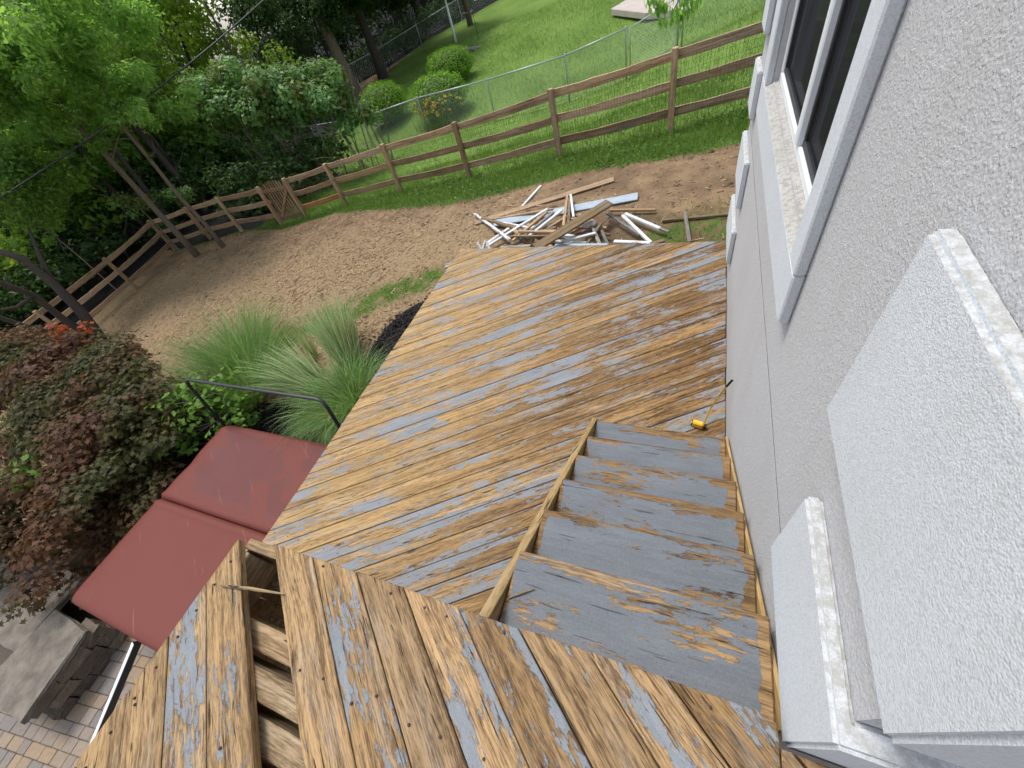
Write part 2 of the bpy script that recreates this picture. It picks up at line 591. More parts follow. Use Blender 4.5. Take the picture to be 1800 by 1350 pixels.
# spa cover vinyl: dull, with damp darker patches and scratches
k = NT('red_vinyl')
v = k.pos()
n1 = k.noise(v, 1.7, 4, .5, .6)
ysep = k.t.nodes.new('ShaderNodeSeparateXYZ')
k.put(ysep.inputs[0], v)
wet = k.math('MULTIPLY', k.smooth(n1, .47, .50), k.smooth(ysep.outputs[1], .5, .62))
sc = k.smooth(k.noise(k.vmul(k.n('VectorRotate', {'Vector': v, 'Angle': .6}, rotation_type='Z_AXIS'), (1.6, 45, 3)), 1, 2), .70, .73)
sp = k.smooth(k.noise(v, 70, 2), .76, .80)
base = k.mix(wet, (.148, .042, .032), (.104, .023, .017))
base = k.mix(k.math('MULTIPLY', sc, .35), base, (.33, .17, .14))
base = k.mix(k.math('MULTIPLY', sp, .30), base, (.45, .34, .28))
base = k.mix(k.math('MULTIPLY', k.noise(v, 6, 5), .25), base, (.16, .06, .05))
M['red'] = k.bsdf(base, k.math('SUBTRACT', .52, k.math('MULTIPLY', wet, .22)), k.bump(k.noise(v, 3.0, 3), .15, .03), k.math('ADD', .12, k.math('MULTIPLY', wet, .12)))

# ground: bare dirt, grass and lawn by an attribute, broken up with noise
k = NT('ground_soil')
v = k.pos()
ag = k.n('Attribute', {}, out=2, attribute_name='grass')
al = k.n('Attribute', {}, out=2, attribute_name='lawn')
am = k.n('Attribute', {}, out=2, attribute_name='mulch')
ad = k.n('Attribute', {}, out=2, attribute_name='straw')
n1 = k.noise(v, 3.2, 6, .65)
n2 = k.noise(v, 22, 5, .6)
n3 = k.noise(v, 90, 3, .6)
dirt = k.mix(k.smooth(k.math('ADD', k.math('MULTIPLY', n1, .6), k.math('MULTIPLY', n2, .4)), .35, .65), (.135, .088, .052), (.265, .182, .106))
dirt = k.mix(k.math('MULTIPLY', k.smooth(k.noise(v, .75, 5, .65), .44, .62), .6), dirt, (.105, .070, .045))
dirt = k.mix(k.math('MULTIPLY', k.smooth(n3, .58, .70), .5), dirt, (.33, .23, .13))
straw = k.mix(k.smooth(n2, .35, .65), (.165, .115, .066), (.33, .235, .135))
dirt = k.mix(k.math('MULTIPLY', k.smooth(k.math('ADD', ad, k.math('SUBTRACT', n1, .5)), .3, .8), .75), dirt, straw)
dirt = k.mix(k.math('MULTIPLY', k.smooth(n2, .62, .72), .5), dirt, (.045, .03, .02))
green = k.mix(k.smooth(n2, .3, .7), (.030, .062, .012), (.085, .155, .025))
lawnc = k.mix(k.smooth(k.noise(v, .55, 4, .6), .3, .7), (.11, .185, .036), (.17, .26, .055))
lawnc = k.mix(k.math('MULTIPLY', k.smooth(k.noise(v, 14, 5, .7), .35, .7), .55), lawnc, (.065, .13, .022))
lawnc = k.mix(k.math('MULTIPLY', k.smooth(n3, .45, .7), .35), lawnc, (.22, .33, .085))
green = k.mix(al, green, lawnc)
gm = k.smooth(k.math('ADD', ag, k.math('ADD', k.math('MULTIPLY', k.math('SUBTRACT', n1, .5), .9), k.math('MULTIPLY', k.math('SUBTRACT', n2, .5), .5))), .42, .58)
col = k.mix(gm, dirt, green)
col = k.mix(k.smooth(k.math('ADD', am, k.math('MULTIPLY', k.math('SUBTRACT', n2, .5), .4)), .45, .55), col, (.014, .013, .014))
hh = k.math('ADD', k.math('MULTIPLY', n2, .6), k.math('MULTIPLY', n3, .5))
M['ground'] = k.bsdf(col, .95, k.bump(hh, 1.0, .014), .12)

M['lf_mid'] = leafmat('leaf_mid_green', (.18, .33, .085), (.33, .48, .16), .66, .5, (.5, (.14, .27, .06), (.26, .40, .11)))
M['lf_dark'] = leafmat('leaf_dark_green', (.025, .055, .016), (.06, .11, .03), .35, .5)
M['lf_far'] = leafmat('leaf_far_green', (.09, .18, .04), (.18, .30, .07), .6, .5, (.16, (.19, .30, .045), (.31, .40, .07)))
M['lf_bright'] = leafmat('leaf_bright_green', (.10, .21, .030), (.18, .30, .05), .4, .45)
M['lf_vine'] = leafmat('leaf_vine_green', (.10, .215, .06), (.22, .37, .14), .4, .4, (1.2, (.06, .11, .022), (.17, .20, .05)))
M['lf_box'] = leafmat('leaf_boxwood', (.10, .23, .012), (.20, .36, .025), .3, .45)
M['lf_maple'] = leafmat('leaf_red_maple', (.068, .032, .019), (.15, .072, .036), .35, .55, (1.0, (.042, .050, .018), (.09, .088, .03)))
M['lf_maple_red'] = leafmat('leaf_bright_red', (.30, .045, .030), (.42, .12, .03), .35, .5)
M['bl_grass'] = leafmat('grass_blade', (.085, .162, .028), (.20, .295, .066), .35, .5)
M['bl_weed'] = leafmat('weed_leaf', (.06, .13, .022), (.14, .24, .045), .3, .5)
M['bl_orn'] = leafmat('ornamental_blade', (.115, .225, .06), (.27, .39, .16), .4, .4)
M['bl_orn2'] = leafmat('striped_blade', (.21, .32, .13), (.44, .52, .28), .4, .4)
M['bl_dry'] = leafmat('dry_blade', (.30, .22, .11), (.42, .33, .19), .2, .6)
M['fl_orange'] = leafmat('orange_petal', (.80, .38, .02), (.88, .58, .06), .3, .5)

# ------------------------------------------------------------------ ground sheet
FX = np.array([-30, -18.6, -15.1, -12.4, -11.4, -10, -7.46, -5.03, -2.66, -.5, 1.8, 10])
FY = np.array([9.5, 8.97, 9.6, 9.26, 9.45, 9.88, 9.48, 9.06, 8.76, 8.6, 8.5, 8.5])


def fence_y(x):
    return np.interp(x, FX, FY)


def sstep(x, a, b):
    t = np.clip((x - a) / (b - a), 0, 1)
    return t * t * (3 - 2 * t)


def masks(x, y):
    fy = fence_y(x)
    d = fy - y                                   # metres inside the fence
    wid = np.interp(x, [-14, -11, -8, -5, -2, 1.5], [.15, .5, 1.0, 1.5, 1.3, 1.5])
    g = 1 - sstep(d, wid * .55, wid * 1.25)
    lawn = sstep(-d, -.1, .3)
    ax, ay, bx, by = -6.6, 3.5, -3.3, 4.9
    t = np.clip(((x - ax) * (bx - ax) + (y - ay) * (by - ay)) / ((bx - ax) ** 2 + (by - ay) ** 2), 0, 1)
    dd = np.hypot(x - ax - t * (bx - ax), y - ay - t * (by - ay))
    g = np.maximum(g, (1 - sstep(dd, .0, 1.15)) * .56)
    dd = np.hypot((x - .1) / 1.1, (y - 5.1) / .8)
    g = np.maximum(g, (1 - sstep(dd, .3, 1.2)) * .5)
    out = sstep(x, -19.6, -18.4)                 # wood floor beyond the left fence stays bare
    g = np.where(y < fy, g * out, g * np.where(x < -19, .35, 1))
    woods = sstep(x + .45 * (y - 9), -19.0, -16.0)
    g = np.where(y > fy, g * np.where(y < 24, np.maximum(woods, .0), 1), g)
    behind = sstep(y - np.interp(x, [-26, -20.1, -17.9, -16, -8], [24, 28.6, 32, 33, 40]), 0, 1.0)
    g = g * (1 - .8 * behind)
    mu = 1 - sstep(np.hypot((x + 3.4) / 1.0, (y - 3.1) / 1.25), .72, 1.0)
    mu = np.maximum(mu, 1 - sstep(np.hypot((x + 5.6) / 2.9, (y - .9) / 1.5), .8, 1.0))
    lit = np.maximum(1 - sstep(x, -20.2, -18.9), sstep(x * -.9 - (y - 9) * .45, 10.7, 11.6) * (y > fy)) * (y < 24)
    mu = np.maximum(mu, np.maximum(lit, behind) * .9)
    straw = np.clip(sstep(y, 1.5, 4.5) * (1 - sstep(y, 5.5, 8.5)) * (1 - sstep(x, -4.5, -1.5)) + .25, 0, 1)
    return g, lawn * g, mu, straw


xs = np.concatenate([np.linspace(-75, -22, 60), np.linspace(-21.6, -10.2, 95), np.linspace(-10, 2.0, 170), np.linspace(2.4, 45, 40)])
ys = np.concatenate([np.linspace(-25, -3.2, 30), np.linspace(-3, 1.4, 45), np.linspace(1.5, 10.5, 150), np.linspace(10.7, 22, 70), np.linspace(22.4, 75, 80)])
gx, gy = np.meshgrid(xs, ys)
GZ = ground_z(gx, gy)
lump = np.zeros_like(GZ)
for f, a in ((1.3, .02), (2.9, .012), (6.1, .007)):
    lump += a * (np.sin(gx * f + 1.3 * np.sin(gy * f * .7)) * np.cos(gy * f * 1.1 + 1.7 * np.sin(gx * f * .6)))
GZ = GZ + lump
V = np.stack([gx.ravel(), gy.ravel(), GZ.ravel()], 1)
nx, ny = len(xs), len(ys)
ii, jj = np.meshgrid(np.arange(nx - 1), np.arange(ny - 1))
a = (jj * nx + ii).ravel()
F = np.stack([a, a + 1, a + nx + 1, a + nx], 1)
me = mesh_np('ground', V, F, True)
mg, ml, mm, ms = masks(V[:, 0], V[:, 1])
for nm, arr in (('grass', mg), ('lawn', ml), ('mulch', mm), ('straw', ms)):
    at = me.attributes.new(nm, 'FLOAT', 'POINT')
    at.data.foreach_set('value', arr.astype(np.float32))
ground = tag(link('ground', me, M['ground']), kind='structure')
ground['label'] = 'sloping yard of bare brown dirt, grass and green lawn'


def lump_at(x, y):
    s = 0
    for f, a_ in ((1.3, .02), (2.9, .012), (6.1, .007)):
        s = s + a_ * (np.sin(x * f + 1.3 * np.sin(y * f * .7)) * np.cos(y * f * 1.1 + 1.7 * np.sin(x * f * .6)))
    return s


def gzl(x, y):
    return ground_z(x, y) + lump_at(np.asarray(x, float), np.asarray(y, float))


# ------------------------------------------------------------------ decks
BW = .1425


def deck_boards(parent, corners, ang, ztop, mat, thick=.036, skip=(), off=0.0, name='deck_board', gap=.0026):
    """diagonal boards clipped to a convex polygon; each its own mesh with local X along the grain"""
    u = np.array([math.cos(ang), math.sin(ang)])
    nn = np.array([-u[1], u[0]])
    cs = [np.array(c, float) for c in corners]
    lo, hi = min(np.dot(c, nn) for c in cs), max(np.dot(c, nn) for c in cs)
    out = []
    i0 = math.floor((lo - off) / BW)
    for i in range(i0, math.ceil((hi - off) / BW) + 1):
        a0, a1 = off + i * BW + gap * random.uniform(.3, 1.5), off + (i + 1) * BW - gap * random.uniform(.3, 1.5)
        if i - i0 in skip or i in skip:
            pass
        poly = clip_half(cs, nn * a0, nn)
        if len(poly) >= 3:
            poly = clip_half(poly, nn * a1, -nn)
        if len(poly) < 3:
            continue
        mid = np.mean(poly, axis=0)
        if any(abs(np.dot(mid, nn) - s) < BW * .5 for s in skip):
            continue
        loc = [(np.dot(p - mid, u), np.dot(p - mid, nn)) for p in poly]
        # drop duplicate points
        q = [loc[0]]
        for p in loc[1:]:
            if math.hypot(p[0] - q[-1][0], p[1] - q[-1][1]) > .004:
                q.append(p)
        if math.hypot(q[0][0] - q[-1][0], q[0][1] - q[-1][1]) < .004:
            q.pop()
        if len(q) < 3:
            continue
        # ragged ends: each board is cut a few mm long or short
        L = max(p[0] for p in q) - min(p[0] for p in q)
        if L < .06:
            continue
        jl, jr = random.uniform(-.006, .006), random.uniform(-.006, .006)
        q = [(p[0] + (jr if p[0] > 0 else jl), p[1]) for p in q]
        Vv, Ff = prism(q, -thick, 0, .0026)
        zt = ztop + random.uniform(-.0022, .0022)
        mw = Matrix.Translation((mid[0], mid[1], zt)) @ Matrix.Rotation(ang, 4, 'Z') @ Matrix.Rotation(random.uniform(-.006, .006), 4, 'X')
        me_ = mesh_pd(name, Vv, Ff)
        out.append((link(name, me_, mat, parent, mw), a0, a1, u, nn))
    return out


XW = .383                                        # house wall plane
lower = tag(empty('deck', (-1.2, 2.2, 0)), 'lower wooden deck of diagonal boards with peeling grey paint beside the house', 'deck')
LX0, LX1, LY0, LY1 = -2.884, XW - .006, .17, 4.34
lowb = deck_boards(lower, [(LX0, LY0), (LX1, LY0), (LX1, LY1), (LX0, LY1)], D2R(33.5), 0.0, M['deck'], off=.03)


def plank(name, p, q, wd, th, mat, parent=None, roll=0.0, b=.004):
    """box board from p to q (centre line of its top face)"""
    L = (Vector(q) - Vector(p)).length
    Vv, Ff = vbox(0, L, -wd / 2, wd / 2, -th, 0, b)
    return link(name, mesh_pd(name, Vv, Ff), mat, parent, frame_to(p, q, roll))


Z0 = -.042
plank('rim_joist', (LX0 + .03, LY0 + .1, Z0), (LX0 + .03, LY1 - .01, Z0), .038, .2, M['joist'], lower)
plank('rim_joist', (LX0 + .06, LY1 - .03, Z0), (LX1 - .01, LY1 - .03, Z0), .038, .2, M['joist'], lower)
for x_ in np.arange(LX0 + .45, LX1, .42):
    plank('joist', (x_, LY0 + .1, Z0), (x_, LY1 - .06, Z0), .038, .18, M['joist'], lower)
for x_ in (LX0 + .1, -1.3, .2):
    for y_ in (.5, 2.4, 4.2):
        g = gz(x_, y_) - .1
        Vv, Ff = vbox(x_ - .045, x_ + .045, y_ - .045, y_ + .045, g, -.24)
        link('post', mesh_pd('post', Vv, Ff), M['joist'], lower)
# nail heads of the lower deck: far too many and too small to pick apart
parts = []
for o, a0, a1, u, nn in lowb:
    for yj in np.arange(.35, 4.3, .42):
        for t in (a0 + .03, a1 - .03):
            s = (yj - t * nn[1]) / u[1]
            p = u * s + nn * t
            if LX0 + .02 < p[0] < LX1 - .02 and LY0 + .05 < p[1] < LY1 - .02:
                parts.append(tube([(p[0], p[1], -.002), (p[0], p[1], .0028)], .0034, 5))
Vv, Ff = join(parts)
tag(link('nail_heads', mesh_pd('nail_heads', Vv, Ff), M['nail'], lower), kind='stuff')

# upper deck -------------------------------------------------------
UZ = 1.26
upper = tag(empty('deck', (-.7, -.6, UZ)), 'upper wooden deck with worn bare boards and one board missing', 'deck')
UX0, UY1 = -1.664, .147
ua = D2R(-40.5)
un = np.array([-math.sin(ua), math.cos(ua)])
edgeR = np.array([-1.036 * 1.42, UY1])             # left edge of the first board right of the opening, at the front
off = np.dot(edgeR, un) % BW
miss = np.dot(edgeR, un) - BW * .5
poly = [(UX0, -2.4), (2.4, -2.4), (2.4, .10), (.32, UY1), (UX0, UY1)]
upb = deck_boards(upper, [(UX0, -2.4), (.326, -2.4), (.326, UY1), (UX0, UY1)], ua, UZ, M['deck_up'], skip=(miss,), off=off, gap=.002)
upb2 = deck_boards(upper, [(.330, -2.4), (2.4, -2.4), (2.4, .085), (.330, .085)], ua, UZ, M['deck_up'], off=off)
jz = UZ - .040
plank('rim_joist', (UX0 + .02, UY1 - .028, jz), (.33, UY1 - .028, jz), .042, .20, M['joist'], upper)
plank('rim_joist', (UX0 + .045, UY1 - .06, jz), (UX0 + .03, -2.4, jz), .042, .20, M['joist'], upper)
for i, y_ in enumerate((-.15, -.26, -.37, -.49, -.66, -.98, -1.38, -1.8)):
    plank('joist', (UX0 + .06, y_, jz - (.002 if i % 2 else .03)), (2.3, y_, jz - (.002 if i % 2 else .03)), .04 if y_ < -.5 else .078, .18, M['joist'], upper)
for x_, y_ in ((UX0 + .12, .04), (-.2, .04), (UX0 + .1, -2.2)):
    Vv, Ff = vbox(x_ - .045, x_ + .045, y_ - .045, y_ + .045, gz(x_, y_) - .2, jz - .205)
    link('post', mesh_pd('post', Vv, Ff), M['joist'], upper)
for i in range(17):  # boards added to block light and view through the missing-board gap
    yb_ = .10 - i * .148
    Vv, Ff = vbox(UX0 + .002, UX0 + .022, yb_ - .144, yb_, gz(UX0, yb_) - .1, jz - .03, .003)
    link('added_skirt_board', mesh_pd('added_skirt_board', Vv, Ff), M['pl_brown'], upper)
# plank skirt under the front edge
plank('fascia', (-1.6, .09, UZ - .26), (.3, .09, UZ - .26), .03, .25, M['joist'], upper)
Vn, Fn = tube([(0, 0, -.003), (0, 0, .002), (0, 0, .0032)], [.0044, .0044, .0025], 8)
nail_me = mesh_pd('nail', Vn, Fn)
nail_me.materials.append(M['nail'])
for o, a0, a1, u, nn in upb:
    for k_, yj in enumerate((UY1 - .028, -.16, -.42, -.98)):
        for t in (a0 + .035, a1 - .035):
            s = (yj + random.uniform(-.012, .012) - t * nn[1]) / u[1]
            p = u * s + nn * t
            if random.random() < .5:
                continue
            p = p + u * random.uniform(-.03, .03) * (k_ > 0) + nn * random.uniform(-.012, .012)
            if UX0 + .02 < p[0] < .31 and -1.2 < p[1] < UY1 - .012:
                link('nail', nail_me, None, upper, Matrix.Translation((p[0], p[1], UZ + .0012)))
    # along the cut left edge
    for t in (a0 + .035, a1 - .035):
        s = (UX0 + .05 - t * nn[0]) / u[0]
        p = u * s + nn * t
        if -1.4 < p[1] < UY1 - .05:
            link('nail', nail_me, None, upper, Matrix.Translation((p[0], p[1], UZ + .0012)))

# stairs -----------------------------------------------------------
stairs = tag(empty('staircase', (-.08, .95, 0)), 'wooden stairs with grey painted treads from upper to lower deck', 'staircase')
RISE, RUN = .18, .2555
SX0, SX1 = -.500, .356
for i in range(6):
    zt = UZ - RISE * (i + 1)
    yf = .424 + RUN * i
    L = SX1 - SX0
    Vv, Ff = vbox(0, L, -.145, .145, -.038, 0, .005)
    o = link('tread', mesh_pd('tread', Vv, Ff), M['tread'], stairs,
             Matrix.Translation((SX0, yf - .145, zt)) @ Matrix.Rotation(random.uniform(-.004, .004), 4, 'Y'))


def stringer(x0, x1, lift, back, name='stringer'):
    # closed string: a sloping plank seen on edge
    yA, zA = .135, UZ - .045
    yB, zB = .424 + RUN * 5 + .03, RISE + .0
    dy, dz = yB - yA, zB - zA
    pts = [(yA, UZ - .045 - .02 + lift), (yB, RISE - .015 + lift), (yB, .003), (yB - .38, .003), (yA, UZ - .045 - .36)]
    V_ = [(x, y, z) for x in (x0, x1) for y, z in pts]
    n = len(pts)
    F_ = [tuple(range(n)), tuple(range(2 * n - 1, n - 1, -1))] + [(i, i + n, (i + 1) % n + n, (i + 1) % n) for i in range(n)]
    # local frame with X along the slope so that the grain follows it
    ang = math.atan2(dz, dy)
    R_ = Matrix.Rotation(math.pi / 2, 4, 'Z') @ Matrix.Rotation(-ang, 4, 'Y')
    Mw = Matrix.Translation((x0, yA, zA)) @ R_
    Mi = Mw.inverted()
    V2 = [tuple(Mi @ Vector(v)) for v in V_]
    me_ = mesh_pd(name, V2, F_)
    bm = bmesh.new()
    bm.from_mesh(me_)
    bmesh.ops.recalc_face_normals(bm, faces=bm.faces)
    bmesh.ops.bevel(bm, geom=bm.edges[:], offset=.003, segments=1, affect='EDGES')
    bm.to_mesh(me_)
    bm.free()
    return link(name, me_, M['newwood'], stairs, Mw)


stringer(SX0 - .041, SX0 - .003, .005, .0)
stringer(SX1 + .002, SX1 + .016, -.02, .0)
for sx, ex in ((SX0 + .001, 1), (SX1 - .039, -1)):
    for i in range(6):
        zt = UZ - RISE * (i + 1) - .04
        yf = .424 + RUN * i
        Vv, Ff = vbox(sx, sx + .038, yf - .27, yf - .04, zt - .04, zt - .0005)
        link('cleat', mesh_pd('cleat', Vv, Ff), M['newwood'], stairs)

# ------------------------------------------------------------------ house
house = tag(empty('house', (2.5, 2.2, 0)), 'grey stucco house with white corner blocks and a dark window', 'house')
HY0, HY1, HX1, HZ0, HZ1 = .155, 4.275, 8.0, -1.6, 5.6
WY0, WY1, WZ0, WZ1 = 1.50, 3.33, 1.71, 3.15       # window opening
GZ0, GZ1 = 1.148, 1.162                            # groove
parts = []
for z0, z1 in ((HZ0, GZ0), (GZ1, WZ0)):
    parts.append(vbox(XW, HX1, HY0, HY1, z0, z1))
parts += [vbox(XW, HX1, HY0, WY0, WZ0, WZ1), vbox(XW, HX1, WY1, HY1, WZ0, WZ1), vbox(XW, HX1, HY0, HY1, WZ1, HZ1),
          vbox(XW + 1.2, HX1, WY0, WY1, WZ0, WZ1)]
Vv, Ff = join(parts)
link('wall', mesh_pd('wall', Vv, Ff), M['stucco'], house)
Vv, Ff = vbox(XW + .0015, HX1 - .03, HY0 + .0015, HY1 - .0015, GZ0 - .002, GZ1 + .002)
link('wall_joint', mesh_pd('wall_joint', Vv, Ff), M['joint_dark'], house)  # dark strip fills the groove almost to the wall face
Vv, Ff = join([vbox(XW + .11, XW + 1.195, WY0 + .002, WY1 - .002, WZ0 + .002, WZ0 + .01), vbox(XW + .11, XW + 1.19, WY1 - .012, WY1 - .003, WZ0 + .012, WZ1 - .012),
               vbox(XW + .11, XW + 1.19, WY0 + .003, WY0 + .012, WZ0 + .012, WZ1 - .012), vbox(XW + 1.18, XW + 1.198, WY0 + .013, WY1 - .013, WZ0 + .012, WZ1 - .012),
               vbox(XW + .11, XW + 1.17, WY0 + .013, WY1 - .013, WZ1 - .012, WZ1 - .003)])
link('room_lining', mesh_pd('room_lining', Vv, Ff), M['room'], house)
Vv, Ff = vbox(XW - .35, HX1 + .4, HY0 - .4, HY1 + .4, HZ1, HZ1 + .15)
link('roof', mesh_pd('roof', Vv, Ff), M['roof'], house)
# white window surround
TR = .040
tx0, tx1 = XW - TR, XW - .0005
ty0, ty1, tz0, tz1 = 1.372, 3.56, 1.475, 3.3
for nm, b in (('sill', (tx0, tx1, ty0, ty1, tz0, WZ0 - .022)), ('window_surround', (tx0, tx1, ty0, WY0, WZ0 - .022, tz1)),
              ('window_surround', (tx0, tx1, WY1, ty1, WZ0 - .022, tz1)), ('window_surround', (tx0, tx1, WY0, WY1, WZ1, tz1))):
    Vv, Ff = vbox(*b, .006)
    link(nm, mesh_pd(nm, Vv, Ff), M['quoin'], house)
# sloped sill inside the reveal
V_ = [(tx0 + .002, WY0 + .001, WZ0 - .024), (tx0 + .002, WY1 - .001, WZ0 - .024), (XW + .075, WY1 - .001, WZ0 + .026), (XW + .075, WY0 + .001, WZ0 + .026),
      (tx0 + .002, WY0 + .001, WZ0 - .05), (tx0 + .002, WY1 - .001, WZ0 - .05), (XW + .075, WY1 - .001, WZ0 - .05), (XW + .075, WY0 + .001, WZ0 - .05)]
link('window_sill', mesh_pd('window_sill', V_, [(0, 3, 2, 1), (4, 5, 6, 7), (0, 1, 5, 4), (1, 2, 6, 5), (2, 3, 7, 6), (3, 0, 4, 7)]), M['sillstuc'], house)
# window: two sashes
k = NT('window_glass')
fr = k.n('LayerWeight', {'Blend': .25}, out=0)
gl = k.n('BsdfGlossy', {'Color': (.55, .57, .62, 1), 'Roughness': .06})
df_ = k.n('BsdfDiffuse', {'Color': (.034, .036, .040, 1)})
tp = k.n('BsdfTransparent', {'Color': (.20, .21, .23, 1)})
scr = k.n('MixShader', {0: .6, 1: tp, 2: df_})
k.t.links.new(k.n('MixShader', {0: k.math('MULTIPLY', fr, .28), 1: scr, 2: gl}), k.out.inputs[0])
M['glass'] = k.mat
win = empty('window', (XW + .06, 2.4, WZ0))
win.parent = house
win.matrix_parent_inverse = Matrix.Translation(house.location).inverted()
MY = 2.27


def child2(name, me_, mat):
    o = link(name, me_, mat)
    o.parent = win
    o.matrix_parent_inverse = (Matrix.Translation(house.location) @ Matrix.Identity(4)).inverted() @ Matrix.Identity(4)
    o.matrix_parent_inverse = Matrix.Translation(win.location).inverted()
    return o


fx0, fx1 = XW + .030, XW + .080
for nm, b in (('frame', (fx0, fx1, WY0 + .002, WY1 - .002, WZ0 + .004, WZ0 + .05)), ('frame', (fx0, fx1, WY0 + .002, WY0 + .045, WZ0 + .05, WZ1)),
              ('frame', (fx0, fx1, WY1 - .045, WY1 - .002, WZ0 + .05, WZ1)), ('mullion', (fx0 - .014, fx1, MY - .032, MY + .032, WZ0 + .051, WZ1))):
    Vv, Ff = vbox(*b, .006)
    child2(nm, mesh_pd(nm, Vv, Ff), M['vinyl'])
for y0, y1 in ((WY0 + .045, MY - .032), (MY + .032, WY1 - .045)):
    Vv, Ff = join([vbox(fx0 + .012, fx1 - .01, y0, y1, WZ0 + .05, WZ0 + .08, .004), vbox(fx0 + .012, fx1 - .01, y0, y0 + .03, WZ0 + .081, WZ1 - .01, .004),
                   vbox(fx0 + .012, fx1 - .01, y1 - .03, y1, WZ0 + .081, WZ1 - .01, .004)])
    child2('sash', mesh_pd('sash', Vv, Ff), M['black'])
    Vv, Ff = vbox(fx0 + .026, fx0 + .030, y0 + .03, y1 - .03, WZ0 + .08, WZ1 - .01)
    child2('pane', mesh_pd('pane', Vv, Ff), M['glass'])

# corner blocks: near corner wraps round, far corner shows its long faces
QX = XW - .040


def quoin(y0, y1, z0, z1, ret=None, corner=None):
    if ret is None:
        ps = [vbox(QX, XW - .0005, y0, y1, z0, z1, .007)]
        if corner == 'far':
            ps = [vbox(QX, XW + .3, y0 + (HY1 - y0), y1, z0, z1, .007), vbox(QX, XW - .0005, y0, HY1 + .0005, z0, z1, .007)]
    else:
        ps = [vbox(QX, XW - .0005, HY0 - .0, y1, z0, z1, .007), vbox(QX, XW + ret, y0, HY0 - .0005, z0, z1, .007)]
    # weld the two arms into one L-shaped block
    y_c = HY0 - .0005 if ret is not None else None
    if ret is not None:
        pts = [(QX, y0), (XW + ret, y0), (XW + ret, HY0 - .001), (XW - .001, HY0 - .001), (XW - .001, y1), (QX, y1)]
    elif corner == 'far':
        pts = [(QX, y0), (XW - .001, y0), (XW - .001, HY1 + .001), (XW + .3, HY1 + .001), (XW + .3, y1), (QX, y1)]
    else:
        pts = [(QX, y0), (XW - .001, y0), (XW - .001, y1), (QX, y1)]
    n = len(pts)
    V_ = [(x, y, z) for z in (z0, z1) for x, y in pts]
    F_ = [tuple(range(n - 1, -1, -1)), tuple(range(n, 2 * n))] + [(i, (i + 1) % n, (i + 1) % n + n, i + n) for i in range(n)]
    me_ = mesh_pd('corner_block', V_, F_)
    bm = bmesh.new()
    bm.from_mesh(me_)
    bmesh.ops.recalc_face_normals(bm, faces=bm.faces)
    bmesh.ops.bevel(bm, geom=[e for e in bm.edges], offset=.009, segments=2, affect='EDGES')
    bm.to_mesh(me_)
    bm.free()
    return link('corner_block', me_, M['quoin'], house)


quoin(.112, .745, 1.765, 2.235, .5)
quoin(.100, .615, 1.190, 1.565, .8)
for y0, z0, z1 in ((3.62, .20, .525), (3.66, .715, 1.085), (3.93, 1.292, 1.605), (3.98, 1.80, 2.2), (3.7, 2.4, 2.8)):
    quoin(y0, 4.318, z0, z1, None, 'far')

# ------------------------------------------------------------------ tape measure and twigs on the decks
M['yellow'] = simple('yellow_plastic', (.75, .42, .02), .35, .08, 20)
M['tapestrip'] = simple('yellow_tape_blade', (.62, .36, .03), .4, .25, 30)
tape = tag(empty('tape_measure', (.2, 1.9, 0)), 'yellow tape measure on the deck, its tape pulled out against the wall', 'tape measure')
bx_, by_ = .195, 1.885
Vv, Ff = vbox(-.038, .038, -.02, .02, .003, .058, .009)
mw = Matrix.Translation((bx_, by_, .0)) @ Matrix.Rotation(D2R(-14), 4, 'Z')
link('tape_case', mesh_pd('tape_case', Vv, Ff), M['yellow'], tape, mw)
Vv, Ff = join([vbox(-.044, -.0385, -.016, .016, .006, .045, .003), vbox(.0385, .056, -.017, .017, .004, .05, .007)])
link('grip', mesh_pd('grip', Vv, Ff), M['black'], tape, mw)
Vv, Ff = vbox(-.052, -.0445, -.012, .012, .012, .03, .002)
link('end_hook', mesh_pd('end_hook', Vv, Ff), M['metal'], tape, mw)
pts = [Vector((bx_ + .04, by_ + .02, .03)), Vector((.27, 2.0, .10)), Vector((.31, 2.05, .175)), Vector((.345, 2.08, .25)), Vector((XW - .006, 2.10, .31))]


def ribbon(pts, wd, th=.0012):
    V_, F_ = [], []
    for i, p in enumerate(pts):
        t = (pts[min(i + 1, len(pts) - 1)] - pts[max(i - 1, 0)]).normalized()
        s = t.cross(Vector((0.3, -1, 0.2))).normalized() * wd / 2
        nrm = s.cross(t).normalized() * th
        V_ += [p - s, p + s, p + s + nrm, p - s + nrm]
    n = len(pts)
    for i in range(n - 1):
        for a_, b_ in ((0, 1), (1, 2), (2, 3), (3, 0)):
            F_.append((i * 4 + a_, i * 4 + b_, i * 4 + 4 + b_, i * 4 + 4 + a_))
    F_ += [(3, 2, 1, 0), tuple(n * 4 - 4 + q for q in range(4))]
    return V_, F_


Vv, Ff = ribbon(pts[:4], .017)
link('tape_blade', mesh_pd('tape_blade', Vv, Ff), M['tapestrip'], tape)
Vv, Ff = ribbon(pts[3:], .020)
link('tape_end', mesh_pd('tape_end', Vv, Ff), M['nail'], tape)


def twig(pa, pb, rad, label):
    pa, pb = np.array(pa), np.array(pb)
    mid = (pa + pb) / 2 + np.array([.004, .003, .002])
    Vv, Ff = tube([pa, mid, pb], [rad * .6, rad, rad * .4], 5)
    return tag(link('wood_splinter', mesh_pd('wood_splinter', Vv, Ff), M['pl_brown']), label, 'splinter')


twig(at_z(388, 1029, UZ + .008), at_z(499, 1044, UZ + .009), .007, 'thin wood splinter bridging the gap of the missing deck board')
twig(at_z(892, 1052, UZ - RISE + .006), at_z(940, 1035, UZ - RISE + .007), .004, 'thin pale splinter lying on the top stair tread')


